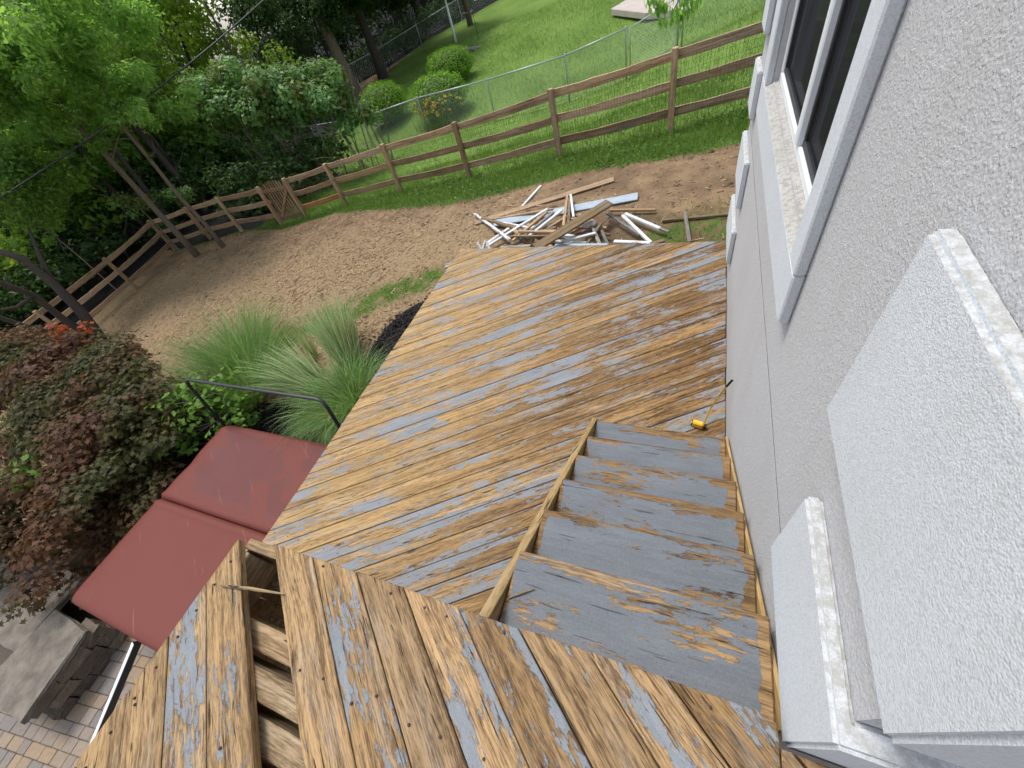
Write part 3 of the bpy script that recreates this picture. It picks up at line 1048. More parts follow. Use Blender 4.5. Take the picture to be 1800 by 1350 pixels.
# ------------------------------------------------------------------ wooden rail fence
POSTS = [(1.75, 8.5), (-.507, 8.61), (-2.66, 8.76), (-5.03, 9.06), (-7.46, 9.48), (-10.0, 9.88), (-11.43, 9.47)]
POSTS2 = [(-12.42, 9.26), (-15.0, 9.55), (-16.8, 9.42), (-18.6, 8.97), (-18.06, 6.69), (-17.75, 4.1), (-17.5, 1.4)]
fence = tag(empty('wooden_fence', (-5, 9, -1.2)), 'brown three-rail wooden fence with wire mesh across the dirt yard', 'fence')
fence2 = tag(empty('wooden_fence', (-17, 8.5, -2.4)), 'shaded three-rail wooden fence turning the corner under the trees', 'fence')
FH = 1.22


def fence_run(parent, posts, wire=True, newlow=None):
    zs = [gz(*p) for p in posts]
    for (x, y), z in zip(posts, zs):
        th = random.uniform(-.015, .015)
        Vv, Ff = vbox(-.15, FH + .03, -.05, .05, -.05, .05, .006)
        mw = Matrix.Translation((x, y - .03, z)) @ Matrix.Rotation(th, 4, 'Y') @ Matrix.Rotation(-math.pi / 2, 4, 'Y')
        link('post', mesh_pd('post', Vv, Ff), M['fence'], parent, mw)
    for i in range(len(posts) - 1):
        (xa, ya), (xb, yb) = posts[i], posts[i + 1]
        d = np.array([xb - xa, yb - ya])
        d /= np.linalg.norm(d)
        nrm = np.array([-d[1], d[0]])
        if np.dot(nrm, [xa + 4, ya - 2]) > 0:
            nrm = -nrm
        # rails sit on the far side of the posts
        for j, hgt in enumerate((1.13, .73, .31)):
            e = random.uniform(-.012, .012)
            p = (xa - d[0] * .02, ya + .045 - d[1] * .02, zs[i] + hgt + e)
            q = (xb + d[0] * .02, yb + .045 + d[1] * .02, zs[i + 1] + hgt + random.uniform(-.012, .012))
            L = (Vector(q) - Vector(p)).length
            n = 9
            # slightly bowed, hand-split rail
            V_, F_ = [], []
            for s in range(n):
                t = s / (n - 1)
                bow = -.018 * math.sin(math.pi * t) + random.uniform(-.004, .004)
                hh = .068 + random.uniform(-.006, .006)
                tt = .021
                V_ += [(L * t, -tt, bow - hh), (L * t, tt, bow - hh), (L * t, tt, bow + hh), (L * t, -tt, bow + hh)]
            for s in range(n - 1):
                for a_, b_ in ((0, 1), (1, 2), (2, 3), (3, 0)):
                    F_.append((s * 4 + a_, s * 4 + 4 + a_, s * 4 + 4 + b_, s * 4 + b_))
            F_ += [(0, 1, 2, 3), tuple(n * 4 - 1 - q_ for q_ in range(4))]
            mt = M['rail_new'] if newlow is not None and i == newlow and j == 2 else M['fence']
            link('rail', mesh_pd('rail', V_, F_), mt, parent, frame_to(p, q))
        if wire:
            ps = []
            L = math.hypot(xb - xa, yb - ya)
            nw = int(L / .055)
            oy = .018
            for s in range(nw + 1):
                t = s / nw
                x, y, z = xa + (xb - xa) * t, ya + (yb - ya) * t + oy, zs[i] + (zs[i + 1] - zs[i]) * t
                ps.append(tube([(x, y, z + .02), (x, y, z + 1.1)], .0019, 3, False))
            for hz in np.arange(.05, 1.12, .105):
                ps.append(tube([(xa, ya + oy, zs[i] + hz), (xb, yb + oy, zs[i + 1] + hz)], .0019, 3, False))
            Vv, Ff = join(ps)
            link('wire_mesh', mesh_pd('wire_mesh', Vv, Ff), M['wire'], parent)


M['wire'] = simple('dull_wire', (.11, .085, .065), .6, .2, 10, 0, .2)
fence_run(fence, POSTS, True, newlow=5)
fence_run(fence2, POSTS2, False)

# gate between the two runs
gate = tag(empty('garden_gate', (-11.9, 9.4, -1.9)), 'small wooden picket gate with a diagonal brace in the rail fence', 'gate')
ga, gb = np.array([-11.50, 9.43]), np.array([-12.35, 9.27])
gza = (gz(*ga) + gz(*gb)) / 2 + .05
gd = (gb - ga) / np.linalg.norm(gb - ga)
gL = np.linalg.norm(gb - ga)


def gp(t, h, o=0.0):
    p = ga + gd * t
    return (p[0], p[1] + o, gza + h)


for i in range(9):
    t = .05 + i * (gL - .1) / 8
    top = 1.10 + .13 * math.sin(math.pi * (i + .5) / 9)
    Vv, Ff = prism([(0, -.024), (top - .05, -.024), (top, 0), (top - .05, .024), (0, .024)], -.018, 0, .003)
    p = gp(t, .03, .03)
    mw = Matrix.Translation(p) @ Matrix(((0, gd[0], 0, 0), (0, gd[1], -1, 0), (1, 0, 0, 0), (0, 0, 0, 1))).to_4x4()
    # local X up, Y along the gate, Z outwards
    mw = Matrix.Translation(p) @ Matrix(((0, gd[0], gd[1], 0), (0, gd[1], -gd[0], 0), (1, 0, 0, 0), (0, 0, 0, 1)))
    link('picket', mesh_pd('picket', Vv, Ff), M['gate'], gate, mw)
for h in (.16, .98):
    plank('gate_rail', gp(.01, h + .05, -.01), gp(gL - .01, h + .05, -.01), .03, .1, M['gate'], gate)
plank('brace', gp(.06, .95, -.012), gp(gL - .06, .20, -.012), .03, .085, M['gate'], gate)

# ------------------------------------------------------------------ neighbour's chain-link fences
M['chain'] = simple('chain_link_wire', (.46, .49, .50), .5, .1, 10, 0, .2)


def chain_fence(name, label, pts, hgt, mesh_step, wire=.0022, gate_seg=None, rail=.021, postr=.025):
    f = tag(empty(name, (pts[0][0], pts[0][1], gz(*pts[0]))), label, 'fence')
    zs = [gz(*p) for p in pts]
    for (x, y), z in zip(pts, zs):
        Vv, Ff = tube([(x, y, z - .1), (x, y, z + hgt + .04), (x, y, z + hgt + .06)], [postr, postr, postr * .5], 8)
        link('post', mesh_pd('post', Vv, Ff, True), M['metal'], f)
    for i in range(len(pts) - 1):
        (xa, ya), (xb, yb) = pts[i], pts[i + 1]
        if gate_seg == i:
            continue
        Vv, Ff = tube([(xa, ya, zs[i] + hgt), (xb, yb, zs[i + 1] + hgt)], rail, 8)
        link('top_rail', mesh_pd('top_rail', Vv, Ff, True), M['metal'], f)
        if mesh_step:
            Vv, Ff = join(diamonds((xa, ya, zs[i]), (xb, yb, zs[i + 1]), hgt, mesh_step, wire))
            link('chain_mesh', mesh_pd('chain_mesh', Vv, Ff), M['chain'], f)
    return f


def diamonds(a, b, hgt, step, wire):
    a, b = np.array(a), np.array(b)
    L = np.linalg.norm((b - a)[:2])
    out = []
    H = hgt - .03

    def P(s, h):
        q = a + (b - a) * (s / L)
        return (q[0], q[1] + .03, q[2] + .02 + h)
    s = -H
    while s < L:
        for sg in (1, -1):
            s0, s1, h0, h1 = s, s + H, (0, H)[sg < 0], (H, 0)[sg < 0]
            if s0 < 0:
                h0 = h0 + sg * (-s0)
                s0 = 0
            if s1 > L:
                h1 = h1 - sg * (s1 - L)
                s1 = L
            if s1 - s0 > .01:
                out.append(tube([P(s0, h0), P(s1, h1)], wire, 3, False))
        s += step
    return out


CH = [at_ground(1190, 86)[:2], at_ground(1101, 139)[:2], (-4.1, 15.35), (-6.9, 15.45), (-10.0, 15.75), (-13.06, 16.06), (-16.5, 16.6)]
CH = [tuple(float(v_) for v_ in p) for p in CH]
chain_fence('chain_link_fence', 'galvanised chain-link fence just behind the wooden rail fence', CH, 1.22, .075, .0030, gate_seg=0)
CHR = [(2.5, 16.6), (CH[0][0] + .12, CH[0][1] + .02)]
chain_fence('chain_link_fence', 'short chain-link fence length beside the house corner', CHR, 1.22, .075, .0026)
cg = tag(empty('chain_link_gate', (CH[1][0], CH[1][1], gz(*CH[1]))), 'narrow chain-link gate in a steel tube frame on the lawn', 'gate')
p0, p1 = np.array(CH[1]) + [.12, 0], np.array(CH[0]) - [.06, 0]
zg0, zg1 = gz(*p0) + .1, gz(*p1) + .1
Vv, Ff = tube([(p0[0], p0[1], zg0), (p0[0], p0[1], zg0 + 1.08), (p1[0], p1[1], zg1 + 1.08), (p1[0], p1[1], zg1), (p0[0], p0[1], zg0)], .018, 8)
link('frame', mesh_pd('frame', Vv, Ff, True), M['metal'], cg)
Vv, Ff = join(diamonds((p0[0], p0[1], zg0), (p1[0], p1[1], zg1), 1.08, .075, .0026))
link('chain_mesh', mesh_pd('chain_mesh', Vv, Ff), M['chain'], cg)
FARF = [(-27, 22.5), (-23.2, 25.4), (-20.1, 28.6), (-17.9, 31), (-15.6, 33.2), (-12.5, 36), (-9, 39)]
chain_fence('chain_link_fence', 'far chain-link fence along the dark tree line above the lawn', FARF, 1.15, .16, .003)

# ------------------------------------------------------------------ scrap lumber
PL = 'scrap boards in the pile beyond the deck'


def lump_board(name, a, b, ha, hb, wd, th, mat, label, roll=0.0, group=None):
    p, q = at_ground(a[0], a[1], ha), at_ground(b[0], b[1], hb)
    return tag(plank(name, p, q, wd, th, M[mat], None, roll), label, 'board', group)


G1 = 'scrap lumber'
LB = [
    ((835, 391), (1079, 314), .05, .06, .15, .03, 'pl_tan', 'longest pale tan board lying flat along the back of the scrap pile', 0),
    ((918, 361), (951, 325), .04, .04, .06, .04, 'pl_white', 'short white baluster pointing away beyond the long tan board', 0),
    ((868, 392), (1121, 344), .12, .05, .15, .03, 'pl_blue', 'long blue-grey painted board under the scrap pile', .25),
    ((868, 384), (972, 366), .15, .16, .05, .04, 'pl_tan', 'slim tan strip lying along the blue-grey board', 0),
    ((941, 434), (1072, 354), .42, .34, .17, .035, 'pl_brown', 'wide weathered brown plank on top of the scrap pile', .1),
    ((832, 373), (896, 420), .10, .28, .06, .045, 'pl_white', 'white baluster sticking out to the side across the tan board end', 0),
    ((855, 432), (962, 366), .14, .22, .07, .04, 'pl_white', 'long white painted strip at the near side of the scrap pile', 0),
    ((900, 422), (961, 371), .30, .28, .06, .045, 'pl_tan', 'tan square baluster in the middle of the scrap pile', 0),
    ((908, 425), (972, 372), .24, .26, .06, .045, 'pl_grey', 'grey weathered baluster beside the tan one in the pile', 0),
    ((925, 416), (987, 368), .22, .22, .08, .04, 'pl_white', 'broad white strip across the middle of the scrap pile', 0),
    ((911, 405), (995, 407), .36, .34, .05, .045, 'pl_tan', 'upper of two tan strips lying crosswise over the pile', 0),
    ((903, 414), (985, 413), .32, .30, .05, .045, 'pl_brown', 'lower of two brown strips lying crosswise over the pile', 0),
    ((986, 424), (1047, 408), .22, .22, .06, .04, 'pl_white', 'half stripped white strip in front of the weathered plank', 0),
    ((975, 430), (1068, 429), .18, .18, .07, .035, 'pl_blue', 'blue-grey painted board lying along the deck edge', 0),
    ((880, 434), (932, 431), .18, .20, .09, .035, 'pl_grey', 'short grey board end touching the deck edge', 0),
    ((990, 396), (997, 343), .24, .16, .055, .045, 'pl_tan', 'tan baluster pointing straight away from the deck', 0),
    ((999, 396), (1001, 347), .22, .16, .05, .045, 'pl_brown', 'brown baluster beside the tan one pointing away', 0),
    ((1008, 380), (1003, 341), .22, .15, .05, .04, 'pl_white', 'white baluster standing up among those pointing away', 0),
    ((1072, 368), (1153, 367), .10, .08, .06, .04, 'pl_tan', 'short tan strip lying level beyond the weathered plank', 0),
    ((1066, 372), (1126, 412), .14, .12, .06, .045, 'pl_grey', 'grey baluster angled towards the deck on bare dirt', 0),
    ((1094, 377), (1144, 425), .12, .14, .06, .045, 'pl_white', 'inner of two white balusters angled towards the deck', 0),
    ((1099, 374), (1160, 400), .14, .12, .065, .045, 'pl_white', 'outer white baluster with a bare grey tip', 0),
    ((1160, 400), (1176, 406), .12, .11, .05, .04, 'pl_grey', 'short grey stub at the end of the outer white baluster', 0),
    ((1079, 423), (1143, 426), .20, .20, .08, .04, 'pl_white', 'thick white strip lying along the deck edge', 0),
    ((1143, 428), (1168, 421), .16, .16, .08, .03, 'pl_brown', 'dark stub leaning by the white strip at deck edge', 0),
    ((1164, 386), (1284, 375), .06, .05, .06, .045, 'pl_brown', 'weathered strip lying apart from the pile near the house', 0),
    ((1204, 370), (1212, 424), .10, .14, .06, .04, 'pl_grey', 'grey strip crossing the lone weathered strip near the house', 0),
    ((1056, 432), (1039, 392), .16, .18, .06, .04, 'pl_grey', 'grey offcut leaning at the near end of the pile', 0),
    ((1031, 428), (1056, 391), .14, .22, .06, .04, 'pl_brown', 'dark brown offcut crossing the leaning grey one', 0),
    ((1069, 431), (1055, 398), .12, .14, .055, .04, 'pl_grey', 'small grey offcut beside the blue-grey board end', 0),
    ((1072, 412), (1050, 405), .10, .12, .05, .04, 'pl_brown', 'small brown offcut behind the blue-grey board end', 0),
    ((1000, 372), (1050, 392), .1, .1, .06, .04, 'pl_brown', 'brown strip half buried under the weathered plank', 0),
    ((839, 426), (848, 440), .34, .2, .05, .04, 'pl_white', 'first white baluster stub sticking up at the deck corner', 0),
    ((852, 423), (847, 440), .34, .2, .05, .04, 'pl_white', 'second white baluster stub sticking up at the deck corner', 0),
    ((856, 426), (862, 441), .32, .2, .05, .04, 'pl_white', 'third white baluster stub sticking up at the deck corner', 0),
    ((805, 461), (782, 467), .28, .3, .12, .035, 'pl_grey', 'grey board end poking out past the deck corner', 0),
]
for a_, b_, ha, hb, wd, th, mt, lb, rl in LB:
    lump_board('scrap_board', a_, b_, ha * .8, hb * .8, wd * (.72 if wd < .1 else 1), th * .75, mt, lb, rl, PL)
for i in range(26):
    cx, cy = random.uniform(870, 1045), random.uniform(385, 430)
    an = random.uniform(-.9, .9)
    L = random.uniform(18, 38)
    dx, dy = math.cos(an) * L, math.sin(an) * L * .6
    h0 = random.uniform(.05, .16)
    lump_board('scrap_offcut', (cx - dx, min(cy - dy, 433)), (cx + dx, min(cy + dy, 433)), h0, h0 + random.uniform(-.03, .06), random.uniform(.04, .07), .04,
               random.choice(['pl_brown', 'pl_grey', 'pl_tan', 'pl_white', 'pl_brown']), 'short splintered offcut deep inside the scrap lumber pile', 0, 'offcuts deep in the lumber pile')

# ------------------------------------------------------------------ hot tub
spa = tag(empty('hot_tub', (-4.4, .35, -1.7)), 'hot tub under a folded-centre red vinyl cover beside the deck', 'hot tub')
CZ = -.72
sx0, sx1, sy0, sym, sy1 = -5.52, -3.22, -.74, .41, 1.50
Vv, Ff = vbox(sx0 + .06, sx1 - .04, sy0 + .06, sy1 - .1, -1.72, CZ - .115, .05)
link('cabinet', mesh_pd('cabinet', Vv, Ff), M['dark'], spa)


def cover_half(y0, y1, sag, name='cover_panel'):
    n, mth = 34, 26
    bm = bmesh.new()
    rows = []
    R_ = .10
    for i in range(n + 1):
        row = []
        for j in range(mth + 1):
            u, v_ = i / n, j / mth
            x = sx0 + (sx1 - sx0) * u
            y = y0 + (y1 - y0) * v_
            # rounded outer corners
            ex = min(x - sx0, sx1 - x)
            outer = (y - y0) if y0 < 0 else (y1 - y)
            z = CZ
            if ex < R_ and outer < R_:
                dx, dy = R_ - ex, R_ - outer
                rr = math.hypot(dx, dy)
                if rr > R_:
                    s = R_ / rr
                    nx_, ny_ = dx * s, dy * s
                    x += (dx - nx_) * (1 if x < (sx0 + sx1) / 2 else -1)
                    y += (dy - ny_) * (1 if y0 < 0 else -1)
            if sag:
                bow = (1 - (2 * u - 1) ** 2) * (1 - abs(2 * v_ - 1) ** 2.2)
                z -= .035 * max(0, bow)
                z -= .018 * max(0, 1 - math.hypot(u, (v_ - .42) * 1.6) / .25)
                z -= .03 * max(0, v_ - .95) / .05
                z += .004 * math.sin(9 * u + 5 * v_) * v_
            else:
                z += -.018 * (1 - (2 * u - 1) ** 2) * (1 - (2 * v_ - 1) ** 2) + .004 * math.sin(5 * u + 3 * v_)
            # seam roll at the fold
            fold = (1 - v_) if y0 < 0 else v_
            z += .012 * math.exp(-((fold - .035) / .03) ** 2) - .03 * math.exp(-(fold / .012) ** 2)
            e = min(ex, outer)
            z -= .018 * max(0, 1 - e / .035) ** 2
            row.append(bm.verts.new((x, y, z)))
        rows.append(row)
    for i in range(n):
        for j in range(mth):
            bm.faces.new((rows[i][j], rows[i + 1][j], rows[i + 1][j + 1], rows[i][j + 1]))
    # skirt
    be = [e for e in bm.edges if len(e.link_faces) == 1]
    r_ = bmesh.ops.extrude_edge_only(bm, edges=be)
    for e in r_['geom']:
        if isinstance(e, bmesh.types.BMVert):
            e.co.z = min(e.co.z - .07, CZ - .085)
    bmesh.ops.recalc_face_normals(bm, faces=bm.faces)
    for f in bm.faces:
        f.smooth = True
    me_ = bpy.data.meshes.new(name)
    bm.to_mesh(me_)
    bm.free()
    return link(name, me_, M['red'], spa)


cover_half(sy0, sym - .004, False)
cover_half(sym + .004, sy1, True)
zb = .045
xl, xr = -5.50, -3.24
Vv, Ff = tube([(xl, 1.42, -1.0), (xl, 1.58, -.05), (xl + .02, 1.60, .02), (xl + .10, 1.605, zb), (xr - .10, 1.605, zb), (xr - .02, 1.60, .02), (xr, 1.58, -.05), (xr, 1.42, -1.0)], .019, 10)
link('cover_lifter', mesh_pd('cover_lifter', Vv, Ff, True), M['black'], spa)
pa, pb = at_z(233, 1131, -.86), at_z(163, 1282, -1.24)
pc_ = pb + (pb - pa) * .9
pc_[2] = gz(pc_[0], pc_[1]) + .13
rod = tag(empty('leaning_bar', tuple(pc_)), 'white square bar with its shaded side coloured black leaning from the patio on the hot tub', 'bar')
plank('bar_face', tuple(pc_), tuple(pa), .045, .006, M['white'], rod, 0, .0015)
o = plank('bar_shaded_side', tuple(np.array(pc_) - [0, 0, .0065]), tuple(np.array(pa) - [0, 0, .0065]), .05, .06, M['black'], rod, 0, .003)  # black body under the white face colours in the bar's shaded side

# ------------------------------------------------------------------ patio and low stone wall
patio = tag(empty('patio', (-5.4, -1.9, -1.65)), kind='structure')
patio['label'] = 'patio of mixed tan and grey pavers below the deck'
PZ = -1.65
Vv, Ff = vbox(-9, -2.2, -4.2, -.7, PZ - .12, PZ - .010)
bed = link('bedding', mesh_pd('bedding', Vv, Ff), M['sand'], patio)
pm = {}
pang = D2R(9)
uy = 0.0
cnt = 0
yy = -1.75
row = 0
while yy < 1.9:
    hh_ = random.choice((.10, .115, .14))
    xx = -2.3 + random.uniform(0, .1)
    while xx < 2.4:
        ww = random.choice((.12, .15, .18, .22))
        yc = yy + hh_ / 2
        cx = -5.55 + xx * math.cos(pang) - yc * math.sin(pang)
        cy = -2.3 + xx * math.sin(pang) + yc * math.cos(pang)
        if -2.8 < cy < -.74 and -7.0 < cx < -4.1 and not (cx < -5.75 and cy > -1.62) and cnt < 299:
            key = (ww, hh_)
            if key not in pm:
                Vv, Ff = vbox(-ww / 2 + .0025, ww / 2 - .0025, -hh_ / 2 + .0025, hh_ / 2 - .0025, -.06, 0, .005)
                pm[key] = mesh_pd('paver', Vv, Ff)
                pm[key].materials.append(M['paver'])
            mw = Matrix.Translation((cx + ww / 2 * math.cos(pang), cy + ww / 2 * math.sin(pang), PZ + random.uniform(-.003, .003))) @ Matrix.Rotation(pang + random.uniform(-.012, .012), 4, 'Z') @ Matrix.Rotation(random.uniform(-.01, .01), 4, 'X')
            link('paver', pm[key], None, patio, mw)
            cnt += 1
        xx += ww
    yy += hh_

swall = tag(empty('stone_wall', (-6.1, -1.2, PZ)), 'low stone block wall capped with grey flagstones at the patio edge', 'stone wall')


def slab(pts, z0, z1, mat, name, jit=.012):
    # irregular stone: subdivided and roughened
    bm = bmesh.new()
    n = len(pts)
    b_ = [bm.verts.new((p[0], p[1], z0)) for p in pts]
    t_ = [bm.verts.new((p[0], p[1], z1)) for p in pts]
    bm.faces.new(b_[::-1])
    bm.faces.new(t_)
    for i in range(n):
        bm.faces.new((b_[i], b_[(i + 1) % n], t_[(i + 1) % n], t_[i]))
    bmesh.ops.subdivide_edges(bm, edges=bm.edges[:], cuts=3, use_grid_fill=True)
    for v_ in bm.verts:
        v_.co += Vector((random.uniform(-jit, jit), random.uniform(-jit, jit), random.uniform(-jit, jit) * .6))
    me_ = bpy.data.meshes.new(name)
    bm.to_mesh(me_)
    bm.free()
    return link(name, me_, M[mat], swall)


WXF = -5.60
for (pp, zt) in ((((-6.42, -1.78), (-5.52, -1.74), (-5.66, -.98), (-6.36, -.96)), -1.20), (((-7.3, -1.45), (-6.46, -1.42), (-6.40, -.62), (-7.2, -.62)), -1.24),
                 (((-8.2, -1.3), (-7.34, -1.28), (-7.24, -.5), (-8.1, -.5)), -1.25)):
    slab(pp, zt - .065, zt, 'stone', 'cap_stone')
for c in range(3):
    z0 = PZ - .02 + c * .134
    y = -1.74 + (.09 if c % 2 else 0)
    while y < -.92:
        L = random.choice((.2, .26, .31))
        y1 = min(y + L, -.90)
        d = random.uniform(-.012, .012)
        slab([(WXF - .3, y + .004), (WXF - .02 + d, y + .004), (WXF - .02 + d, y1 - .004), (WXF - .3, y1 - .004)], z0 + .003, z0 + .131, 'block', 'wall_block', .007)
        y = y1
    x = WXF - .31
    while x > -8.0:
        L = random.choice((.24, .3, .36))
        slab([(x - L + .004, -1.72 + random.uniform(-.01, .01)), (x - .004, -1.72), (x - .004, -1.45), (x - L + .004, -1.45)] if x > -6.45 else
             [(x - L + .004, -1.36), (x - .004, -1.36), (x - .004, -1.1), (x - L + .004, -1.1)], z0 + .003, z0 + .131, 'block', 'wall_block', .007)
        x -= L

# ------------------------------------------------------------------ plants


def unit_rand(n):
    v_ = rng.normal(size=(n, 3))
    return v_ / np.linalg.norm(v_, axis=1, keepdims=True)


def leaf_mesh(name, pos, nrm, size, asp=.5, kind='leaf', droop=None):
    """one small folded leaf per position"""
    n = len(pos)
    a_ = unit_rand(n)
    t = np.cross(nrm, a_)
    if droop is not None:
        t = t * (1 - droop) + np.array([0, 0, -1.0]) * droop
    t /= np.linalg.norm(t, axis=1, keepdims=True) + 1e-9
    s = np.cross(t, nrm)
    s /= np.linalg.norm(s, axis=1, keepdims=True) + 1e-9
    up = np.cross(s, t)
    size = np.broadcast_to(np.asarray(size, float), (n,))[:, None]
    if kind == 'leaf':
        tm = [(-.5, 0, 0), (-.05, .5 * asp, .07), (.5, 0, -.05), (-.05, -.5 * asp, .07)]
        fc = np.array([[0, 1, 2, 3]])
    else:                                        # palmate maple leaf
        tm = [(-.35, 0, 0)]
        for an, L in ((150, .28), (115, .5), (88, .22), (58, .55), (30, .25), (0, .62), (-30, .25), (-58, .55), (-88, .22), (-115, .5), (-150, .28)):
            tm.append((-.12 + L * math.cos(math.radians(an)), L * math.sin(math.radians(an)), -.12 * L))
        fc = np.array([[0, i, i + 1] for i in range(1, 11)])
    tm = np.array(tm)
    V_ = pos[:, None, :] + size[:, None, :] * (tm[None, :, 0:1] * t[:, None] + tm[None, :, 1:2] * s[:, None] + tm[None, :, 2:3] * up[:, None])
    kk = len(tm)
    F_ = (fc[None] + (np.arange(n) * kk)[:, None, None]).reshape(-1, fc.shape[1])
    return mesh_np(name, V_.reshape(-1, 3), F_)


def clumps(n, blobs, lo=.55, upb=.5):
    """points in the shells of ellipsoid blobs [(centre, radii)], normals outward/up"""
    wts = np.array([max(1e-3, b[1][0] * b[1][1] + b[1][0] * b[1][2] + b[1][1] * b[1][2]) for b in blobs])
    idx = rng.choice(len(blobs), n, p=wts / wts.sum())
    C = np.array([b[0] for b in blobs])[idx]
    R_ = np.array([b[1] for b in blobs])[idx]
    d = unit_rand(n)
    r_ = (lo + (1 - lo) * rng.random(n) ** .7)[:, None]
    r_ = r_ * (1 + .10 * np.sin(d[:, :1] * 9 + C[:, :1] * 5) * np.cos(d[:, 2:] * 8 + C[:, 1:2] * 3))
    pos = C + d * R_ * r_
    nrm = d + np.array([0, 0, upb]) + .8 * unit_rand(n)
    nrm /= np.linalg.norm(nrm, axis=1, keepdims=True)
    return pos, nrm


def blobs_in(n, c, R_, rlo, rhi, flat=.75):
    out = []
    for _ in range(n):
        d = unit_rand(1)[0] * (rng.random() ** .4)
        r_ = rng.uniform(rlo, rhi)
        out.append((np.array(c) + d * np.array(R_), (r_, r_, r_ * flat)))
    return out


def branchy(base, top, r0, n_br, spread, seed, length=(.8, 1.8), start=.35, sides=7, lean=(0, 0)):
    rr = random.Random(seed)
    base, top = np.array(base, float), np.array(top, float)
    pts, rad = [], []
    for i in range(9):
        t = i / 8
        p = base + (top - base) * t + np.array([rr.uniform(-1, 1), rr.uniform(-1, 1), 0]) * .05 * (1 if 0 < i else 0)
        pts.append(p)
        rad.append(r0 * (1.35 if i == 0 else 1) * (1 - .75 * t) + .006)
    ps = [tube(pts, rad, sides)]
    tips = []
    for i in range(n_br):
        t = start + (1 - start) * rr.random()
        o = base + (top - base) * t
        an = rr.uniform(0, 2 * math.pi)
        L = rr.uniform(*length) * (1.2 - .6 * t)
        d = np.array([math.cos(an) * spread, math.sin(an) * spread, rr.uniform(.25, .9)])
        d /= np.linalg.norm(d)
        m1 = o + d * L * .5 + np.array([0, 0, -.03 * L])
        e = o + d * L + np.array([rr.uniform(-.1, .1), rr.uniform(-.1, .1), .08 * L])
        rb = max(.006, r0 * (1 - .75 * t) * .45)
        ps.append(tube([o, m1, e], [rb, rb * .6, rb * .25], 5, False))
        tips.append(e)
    return join(ps), tips


# Japanese maple left of the hot tub
mb = (-7.3, .35)
mz = gz(*mb)
maple = tag(empty('maple_tree', (mb[0], mb[1], mz)), 'dark red Japanese maple spreading beside the hot tub', 'tree')
(Vv, Ff), tips = branchy((mb[0], mb[1], mz - .1), (mb[0] - .1, mb[1] + .1, mz + 1.25), .05, 26, 1.4, 3, (.9, 1.9), .2)
link('trunk', mesh_pd('trunk', Vv, Ff, True), M['barkdark'], maple)
bl = blobs_in(58, (mb[0] - .2, mb[1] + .15, mz + 1.05), (2.1, 1.6, .5), .3, .6, .42)
bl += blobs_in(16, (mb[0] - 1.6, mb[1] + 1.3, mz + 1.05), (1.0, .8, .35), .28, .5, .45)
bl += blobs_in(22, (mb[0] + .9, mb[1] - .4, mz + .6), (.9, .9, .4), .25, .45, .5)
c0 = at_z(128, 588, -.12)
for q_ in ((30, 625), (90, 640), (15, 690), (160, 655), (60, 735), (200, 700), (20, 600)):
    bl += blobs_in(5, at_z(q_[0], q_[1], -.22), (.5, .5, .22), .3, .5, .45)
bl += blobs_in(16, (c0 + np.array([mb[0], mb[1], mz + 1.1])) / 2, (1.1, .9, .3), .28, .5, .45) + blobs_in(7, c0 - [.1, .1, .15], (.5, .5, .15), .25, .4, .45)
pos, nrm = clumps(40000, bl, .35, 1.1)
link('crown', leaf_mesh('crown', pos, nrm, rng.uniform(.055, .10, len(pos)), kind='maple'), M['lf_maple'], maple)
pos, nrm = clumps(130, blobs_in(8, c0, (.55, .35, .3), .10, .2), .2, .6)
tag(link('red_shoots', leaf_mesh('red_shoots', pos, nrm, rng.uniform(.07, .12, len(pos)), kind='maple'), M['lf_maple_red'], maple), kind='stuff')


def blades(name, base, dirs, L, wd, bend, segs=7, droop=1.0):
    """curved tapering blades; base (n,3), dirs (n,3) start direction, bend towards dirs' horizontal + gravity"""
    n = len(base)
    L = np.broadcast_to(L, (n,))
    wd = np.broadcast_to(wd, (n,))
    bend = np.broadcast_to(bend, (n,))
    p = base.copy()
    d = dirs / np.linalg.norm(dirs, axis=1, keepdims=True)
    side = np.cross(d, unit_rand(n))
    side /= np.linalg.norm(side, axis=1, keepdims=True)
    Vs = []
    for s in range(segs + 1):
        t = s / segs
        w_ = (wd * (1 - t ** 1.6) * (.55 + .45 * min(1, t * 6)) + .0004)[:, None]
        Vs += [p - side * w_ / 2, p + side * w_ / 2]
        p = p + d * (L / segs)[:, None]
        d = d + np.array([0, 0, -1.0]) * (bend * droop / segs * (.5 + 1.5 * t))[:, None]
        d /= np.linalg.norm(d, axis=1, keepdims=True)
    V_ = np.stack(Vs, 1)
    kk = 2 * (segs + 1)
    fc = np.array([[2 * s, 2 * s + 1, 2 * s + 3, 2 * s + 2] for s in range(segs)])
    F_ = (fc[None] + (np.arange(n) * kk)[:, None, None]).reshape(-1, 4)
    return mesh_np(name, V_.reshape(-1, 3), F_)


